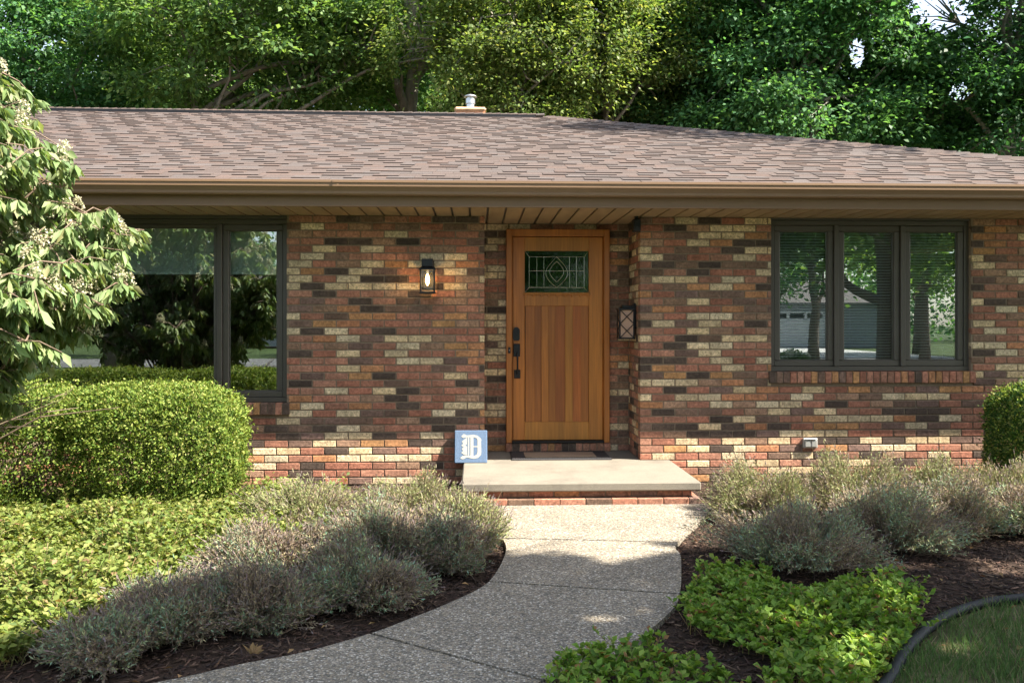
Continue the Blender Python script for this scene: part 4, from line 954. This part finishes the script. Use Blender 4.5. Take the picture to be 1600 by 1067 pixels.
def bgtree(pxc, D, w_, z0, z1, name, label, cols, cw, seed, ncl=150, nper=290, lsz=.13, trunk_r=.2, lean=(0, 0), bark='barkg', clr=.40, wid=.6, limbs=14, dx=0, cat_='tree'):
    ncl = int(ncl * 1.45); x = PX(pxc, D); y = D - DC; zc = (z0 + z1) / 2; h = (z1 - z0) / 2
    blobs = [(x + lean[0] * .8 + dx, y, zc, w_, w_ * .8, h), (x - w_ * .5 + dx, y + .5, zc - h * .25, w_ * .6, w_ * .6, h * .6), (x + w_ * .5 + dx, y - .4, zc + h * .1, w_ * .6, w_ * .6, h * .65)]
    tree(name, label, cat_, x, y, z0 * .6, trunk_r, blobs, ncl, nper, lsz, cols, cw, 'trees standing behind the house', bark, bg_open, clr, seed, lean, wid, limbs)
G_dark = [(.06, .155, .065), (.09, .21, .085), (.13, .265, .10)]; G_mid = [(.085, .165, .055), (.125, .215, .07), (.18, .27, .09)]; G_yel = [(.13, .20, .055), (.18, .245, .075), (.24, .275, .10), (.09, .15, .045)]
B = bgtree; NR = np.random.default_rng(10)
B(40, 23, 3.4, 4.5, 12, 'maple_tree', 'dark green tree behind the roof at the far left above the flowering shrub', G_dark, [2, 3, 2], 21, ncl=150)
B(215, 29, 3.2, 5.5, 14, 'oak_tree', 'thin trunked tree with light showing through left of the leaning limbs', G_mid, [2, 2, 2], 22, ncl=90, lsz=.14)
B(470, 21, 3.6, 6.2, 12, 'oak_tree', 'mid green oak with long bare limbs leaning left above the roof ridge', G_mid, [2, 3, 2], 23, ncl=150, trunk_r=.17, lean=(-3.6, 0), dx=1.6, lsz=.14, limbs=20)
B(520, 25, 3.0, 5.8, 14, 'oak_tree', 'darker oak crown between the leaning limbs and the thick grey trunk', G_dark, [2, 3, 3], 24, ncl=110, lsz=.14)
B(640, 23, 2.8, 7.4, 13, 'oak_tree', 'tree with a thick straight grey trunk left of the chimney', G_mid, [2, 3, 2], 25, trunk_r=.36, ncl=80)
B(800, 19.5, 2.6, 5.2, 10.5, 'locust_tree', 'yellow green small leaved tree directly behind the chimney', G_yel, [3, 3, 2, 2], 26, trunk_r=.12, ncl=170, nper=330, lsz=.10, clr=.36)
B(940, 20.5, 2.2, 5.6, 11.5, 'locust_tree', 'yellow green tree with a slender upright trunk at the ridge end', G_yel, [3, 3, 2, 3], 27, trunk_r=.13, ncl=110, nper=330, lsz=.10, clr=.34)
B(1075, 22, 3.0, 4.6, 12, 'maple_tree', 'dense green maple behind the start of the sloping hip', G_dark + [(.09, .19, .045)], [1, 3, 3, 1], 28, ncl=170)
B(1235, 20, 2.7, 4.0, 11.5, 'maple_tree', 'deep blue green maple behind the middle of the sloping hip', G_dark, [2, 3, 2], 29, ncl=180)
B(1385, 24, 2.3, 3.8, 8.8, 'maple_tree', 'lower maple below the patch of open sky at the upper right', G_dark + G_mid, [1, 2, 2, 1, 1, 1], 30, ncl=110)
B(1570, 20, 3.0, 3.4, 12, 'maple_tree', 'very dark tree filling the upper right corner', [(.035, .10, .04), (.05, .13, .05), (.08, .18, .07)], [2, 3, 1], 31, ncl=180)
B(1120, 31, 4.0, 5, 15, 'oak_tree', 'tall back row tree seen between the yellow green tree and the maples', G_mid, [2, 3, 1], 32, ncl=80, lsz=.17)
B(720, 32, 4.2, 5, 15.5, 'oak_tree', 'tall back row oak above and behind the chimney', G_mid, [2, 3, 2], 33, ncl=110, lsz=.17, clr=.5)
B(330, 34, 4.2, 6, 16, 'oak_tree', 'tall back row oak seen between the left trunks', G_mid, [2, 3, 2], 34, ncl=80, lsz=.17, clr=.5)
# far woodland mass
def woodland():
    n = 2200; ang = NR.uniform(-.72, .78, n); D = NR.uniform(42, 62, n); x = D * np.tan(ang); zc = NR.uniform(2, 17.5, n)
    gapx = (np.arctan(x / D) > .40) & (np.arctan(x / D) < .54); zc = np.where(gapx, zc * .62, zc)
    c = np.stack([x, D - DC, zc], 1); i = np.repeat(np.arange(n), 42); m = len(i); P = c[i] + NR.normal(0, 1, (m, 3)) * [1.0, 1.0, .7]
    C = mixc(m, [(.10, .19, .05), (.15, .25, .07), (.07, .14, .04)], [3, 2, 2]) * NR.uniform(.75, 1.25, n)[i][:, None]
    Ls = NR.uniform(.22, .42, m); P = P[P[:, 2] > .2]; m = len(P)
    o = npmesh('woodland', *quad_leaf(P, rdir(m), nrm(np.array([[0, -.3, 1.0]]) + rdir(m) * .8), Ls[:m], Ls[:m] * .65, C[:m], .2), M['leaf'])
    tag(o, 'distant pale green woodland showing between the nearer trees', 'woodland', kind='stuff')
    w = MB()
    for k in range(70):
        D_ = R.uniform(42, 60); x_ = D_ * math.tan(R.uniform(-.7, .75)); w.tube([(x_, D_ - DC, 0), (x_ + R.uniform(-.6, .6), D_ - DC, 8), (x_ + R.uniform(-1.2, 1.2), D_ - DC, 15)], [.28, .2, .1], 7)
    w.build('trunk', M['barkg'], o)
woodland()

NR = np.random.default_rng(12)
# shade tree in the front yard: its crown shades the foreground and shows in the window
BND = [(-9, -5.4), (-3.4, -4.9), (-2.1, -4.35), (-1.5, -3.6), (-1.0, -3.05), (-.5, -2.75), (.2, -2.66), (.9, -2.72), (1.5, -2.45), (2.3, -2.3), (3.1, -2.15), (4.0, -2.25), (5.5, -2.2), (12, -2.2)]
bxs = np.array([b[0] for b in BND]); bys = np.array([b[1] for b in BND])
def shade_filter(P):
    t = P[:, 2] / SUN.z; gx = P[:, 0] - SUN.x * t; gy = P[:, 1] - SUN.y * t
    lim = np.interp(gx, bxs, bys) + .10 * np.sin(gx * 6.1) + .07 * np.sin(gx * 14.7 + 1)
    ok = (gy < lim)
    for hx, hy, hr in ((.55, -3.78, .11), (.75, -3.68, .09), (3.2, -2.9, .22), (3.7, -2.75, .2), (2.6, -2.8, .12), (1.35, -4.0, .14), (1.6, -4.25, .16), (1.9, -3.9, .12), (2.1, -4.2, .13), (1.75, -3.75, .1), (1.4, -4.5, .16), (1.0, -4.75, .12), (3.9, -3.3, .15)):
        ok &= ((gx - hx) ** 2 * .45 + (gy - hy) ** 2) > hr * hr
    # keep the sun's rays clear of the camera-side view
    dd = P[:, 1] + DC; ok &= ~((dd > -1.5) & (np.abs(P[:, 0]) < .70 * np.maximum(dd, 0) + 1.2) & (P[:, 2] < HC + .42 * np.maximum(dd, 0) + 1.2))
    return ok
tree('shade_tree', 'broad front yard maple whose crown shades the lower path', 'tree', 8.2, -8.6, 1.5, .30, [(7.2, -7.6, 6.6, 3.8, 3.4, 2.4), (4.6, -7.6, 6.0, 2.6, 2.4, 1.6), (9.5, -8.0, 7.0, 3.2, 3.2, 2.4), (6.5, -9.8, 7.2, 3.4, 2.6, 2.4), (6.6, -9.2, 3.9, 2.0, 1.3, .9), (9.6, -9.9, 3.7, 1.9, 1.4, 1.1)], 330, 430, .15, G_mid, [2, 3, 2], None, 'bark', shade_filter, .55, 41, (-.5, .4), .7, 18)
tree('street_tree', 'yard maple on the lawn left of the path, seen in the picture window', 'tree', -9.5, -15, 3.0, .3, [(-9.5, -15, 6.5, 3.6, 3.4, 3.2)], 110, 260, .15, G_dark, [2, 3, 2], 'trees across the yard', 'bark', None, .6, 42)
tree('street_tree', 'tree across the street in front of the pale neighbouring house', 'tree', 22, -34, 3.0, .3, [(22, -34, 7, 4.5, 4, 4)], 110, 240, .18, G_mid, [2, 3, 2], 'trees across the yard', 'bark', None, .6, 43)
tree('street_tree', 'dark tree across the street at the left', 'tree', -17, -33, 3.0, .3, [(-17, -33, 7.5, 5.5, 4, 5)], 120, 240, .18, G_dark, [2, 3, 2], 'trees across the yard', 'bark', None, .7, 44)
tree('street_tree', 'tree across the street straight behind the camera', 'tree', 2, -36, 3.0, .3, [(2, -36, 7.5, 5.5, 4, 5)], 120, 240, .18, G_dark, [2, 3, 2], 'trees across the yard', 'bark', None, .7, 45)
for q, (tx, ty) in enumerate(((11.5, -21), (17.5, -25), (14.2, -33), (26, -30))):
    tree('street_tree', ['low branched tree at the near kerb across the lawn', 'low branched tree beside the neighbouring driveway', 'bushy tree in front of the neighbouring garage corner', 'bushy tree far right across the street'][q], 'tree', tx, ty, 1.6, .2, [(tx, ty, 5.4, 2.6, 2.4, 2.8)], 60, 170, .17, G_mid if q % 2 else G_dark, [2, 3, 2], 'trees across the yard', 'bark', None, .45, 60 + q)
# side tree that dapples the ridge end
tree('side_tree', 'tree beside the right end of the house that dapples the roof', 'tree', 10.4, .9, 3.0, .25, [(7.6, 2.3, 9.5, 2.0, 1.1, .9), (10.6, 1.2, 9.5, 1.5, 1.5, 1.6)], 60, 230, .13, G_dark, [2, 3, 2], None, 'bark', None, .45, 46)

# ------------------------------------------------------------------ across the street (seen in the window glass)
s = MB(); s.box(-120, 120, -29, -22, -.075, -.05); tag(s.build('street', M['asphalt']), kind='structure')
s = MB(); s.box(12.5, 17.5, -22, -9.5, -.075, -.045); s.box(14, 21, -44, -29.01, -.075, -.045); tag(s.build('driveway', M['drive']), kind='structure')
def nhouse(x, y, w_, label, mat, garage):
    h = empty('neighbour_house', (x, y, 0), label, 'house', 'houses across the street')
    a = MB(); a.box(x - w_, x + w_, y - 8, y, -.05, 2.7)
    for sx_ in (-1, 1): pass
    a.build('wall', mat, h)
    r = MB(); r.add([(x - w_ - .5, y + .5, 2.7), (x + w_ + .5, y + .5, 2.7), (x + w_ + .5, y - 8.5, 2.7), (x - w_ - .5, y - 8.5, 2.7), (x - w_ + 3.5, y - 4, 4.7), (x + w_ - 3.5, y - 4, 4.7)], [(0, 1, 5, 4), (1, 2, 5), (2, 3, 4, 5), (3, 0, 4), (0, 3, 2, 1)]); r.build('roof', M['nroof'], h)
    g_ = MB(); gx = x + garage
    g_.bbox(gx - 2.4, gx + 2.4, y + .002, y + .05, 0, 2.2, .01)
    for q in range(1, 4): g_.box(gx - 2.38, gx + 2.38, y + .051, y + .056, q * .55 - .008, q * .55 + .008)
    gd = g_.build('garage_door', M['garage'], h)
    for q in range(4):
        p = MB(); p.box(gx - 2.1 + q * 1.1, gx - 1.2 + q * 1.1, y + .052, y + .06, 1.75, 2.05); p.build('pane', M['hose'], gd)
    for q in (-1, 1):
        p = MB(); xx = x - garage * .8 + q * 1.3; p.box(xx - .6, xx + .6, y + .002, y + .03, 1.0, 2.2); p.build('window', M['hose'], h)
nhouse(17.5, -44, 8, 'pale grey neighbouring house with white garage door behind the driveway', M['siding'], 1.5)
nhouse(-10, -46, 8, 'second neighbouring house of dull red brick across the street at the left', simple("neighbour_brick", (.30, .15, .09), .9), -3.5)

# white hydrangea in the front yard, mirrored in the triple window
def hydrangea():
    x, y = 6.3, -8.9; root = empty('hydrangea', (x, y, 0), 'low hydrangea with white blooms mirrored in the triple window', 'shrub')
    n = 2600; d = rdir(n); d[:, 2] = np.abs(d[:, 2]); P = np.array([[x, y, .28]]) + d * [[.45, .45, .62]] * NR.uniform(.6, 1, (n, 1)); npmesh('foliage', *leaf_verts(P, d + rdir(n) * .6, nrm(rdir(n) + [[0, 0, 1]]), .08, .05, mixc(n, G_mid, [1, 1, 1]), .2, .1), M['leafgc'], root)
    st = MB()
    for k in range(9): a = k * .7; st.tube([(x, y, 0), (x + .3 * math.cos(a), y + .3 * math.sin(a), .6)], [.01, .006], 5)
    st.build('stem', M['twig'], root); parts = []
    for k in range(16):
        dd = Vector((R.gauss(0, 1), R.gauss(0, 1), abs(R.gauss(0, 1)) + .3)).normalized(); c = np.array([[x + dd.x * .45, y + dd.y * .45, .30 + dd.z * .62]]); m = 110; q = rdir(m)
        parts.append(quad_leaf(c + q * .065, q + rdir(m), rdir(m), .03, .026, mixc(m, [(.8, .8, .7)], [1]), .1))
    npmesh('bloom', *cat(*parts), M['flower'], root)
hydrangea()

def far_trees():
    n = 1500; x = NR.uniform(-75, 85, n); c = np.stack([x, NR.uniform(-72, -58, n), NR.uniform(.5, 9.5, n) * (.8 + .25 * np.sin(x * .35))], 1)
    i = np.repeat(np.arange(n), 36); m = len(i); P = c[i] + NR.normal(0, 1, (m, 3)) * [1.2, 1.0, .8]; Ls = NR.uniform(.3, .6, m)
    o = npmesh('treeline', *quad_leaf(P, rdir(m), nrm(np.array([[0, .3, 1.0]]) + rdir(m) * .8), Ls, Ls * .65, mixc(m, G_dark, [2, 2, 1]), .2), M['leaf'])
    tag(o, 'far green treeline beyond the houses across the street', 'treeline', kind='stuff')
far_trees()
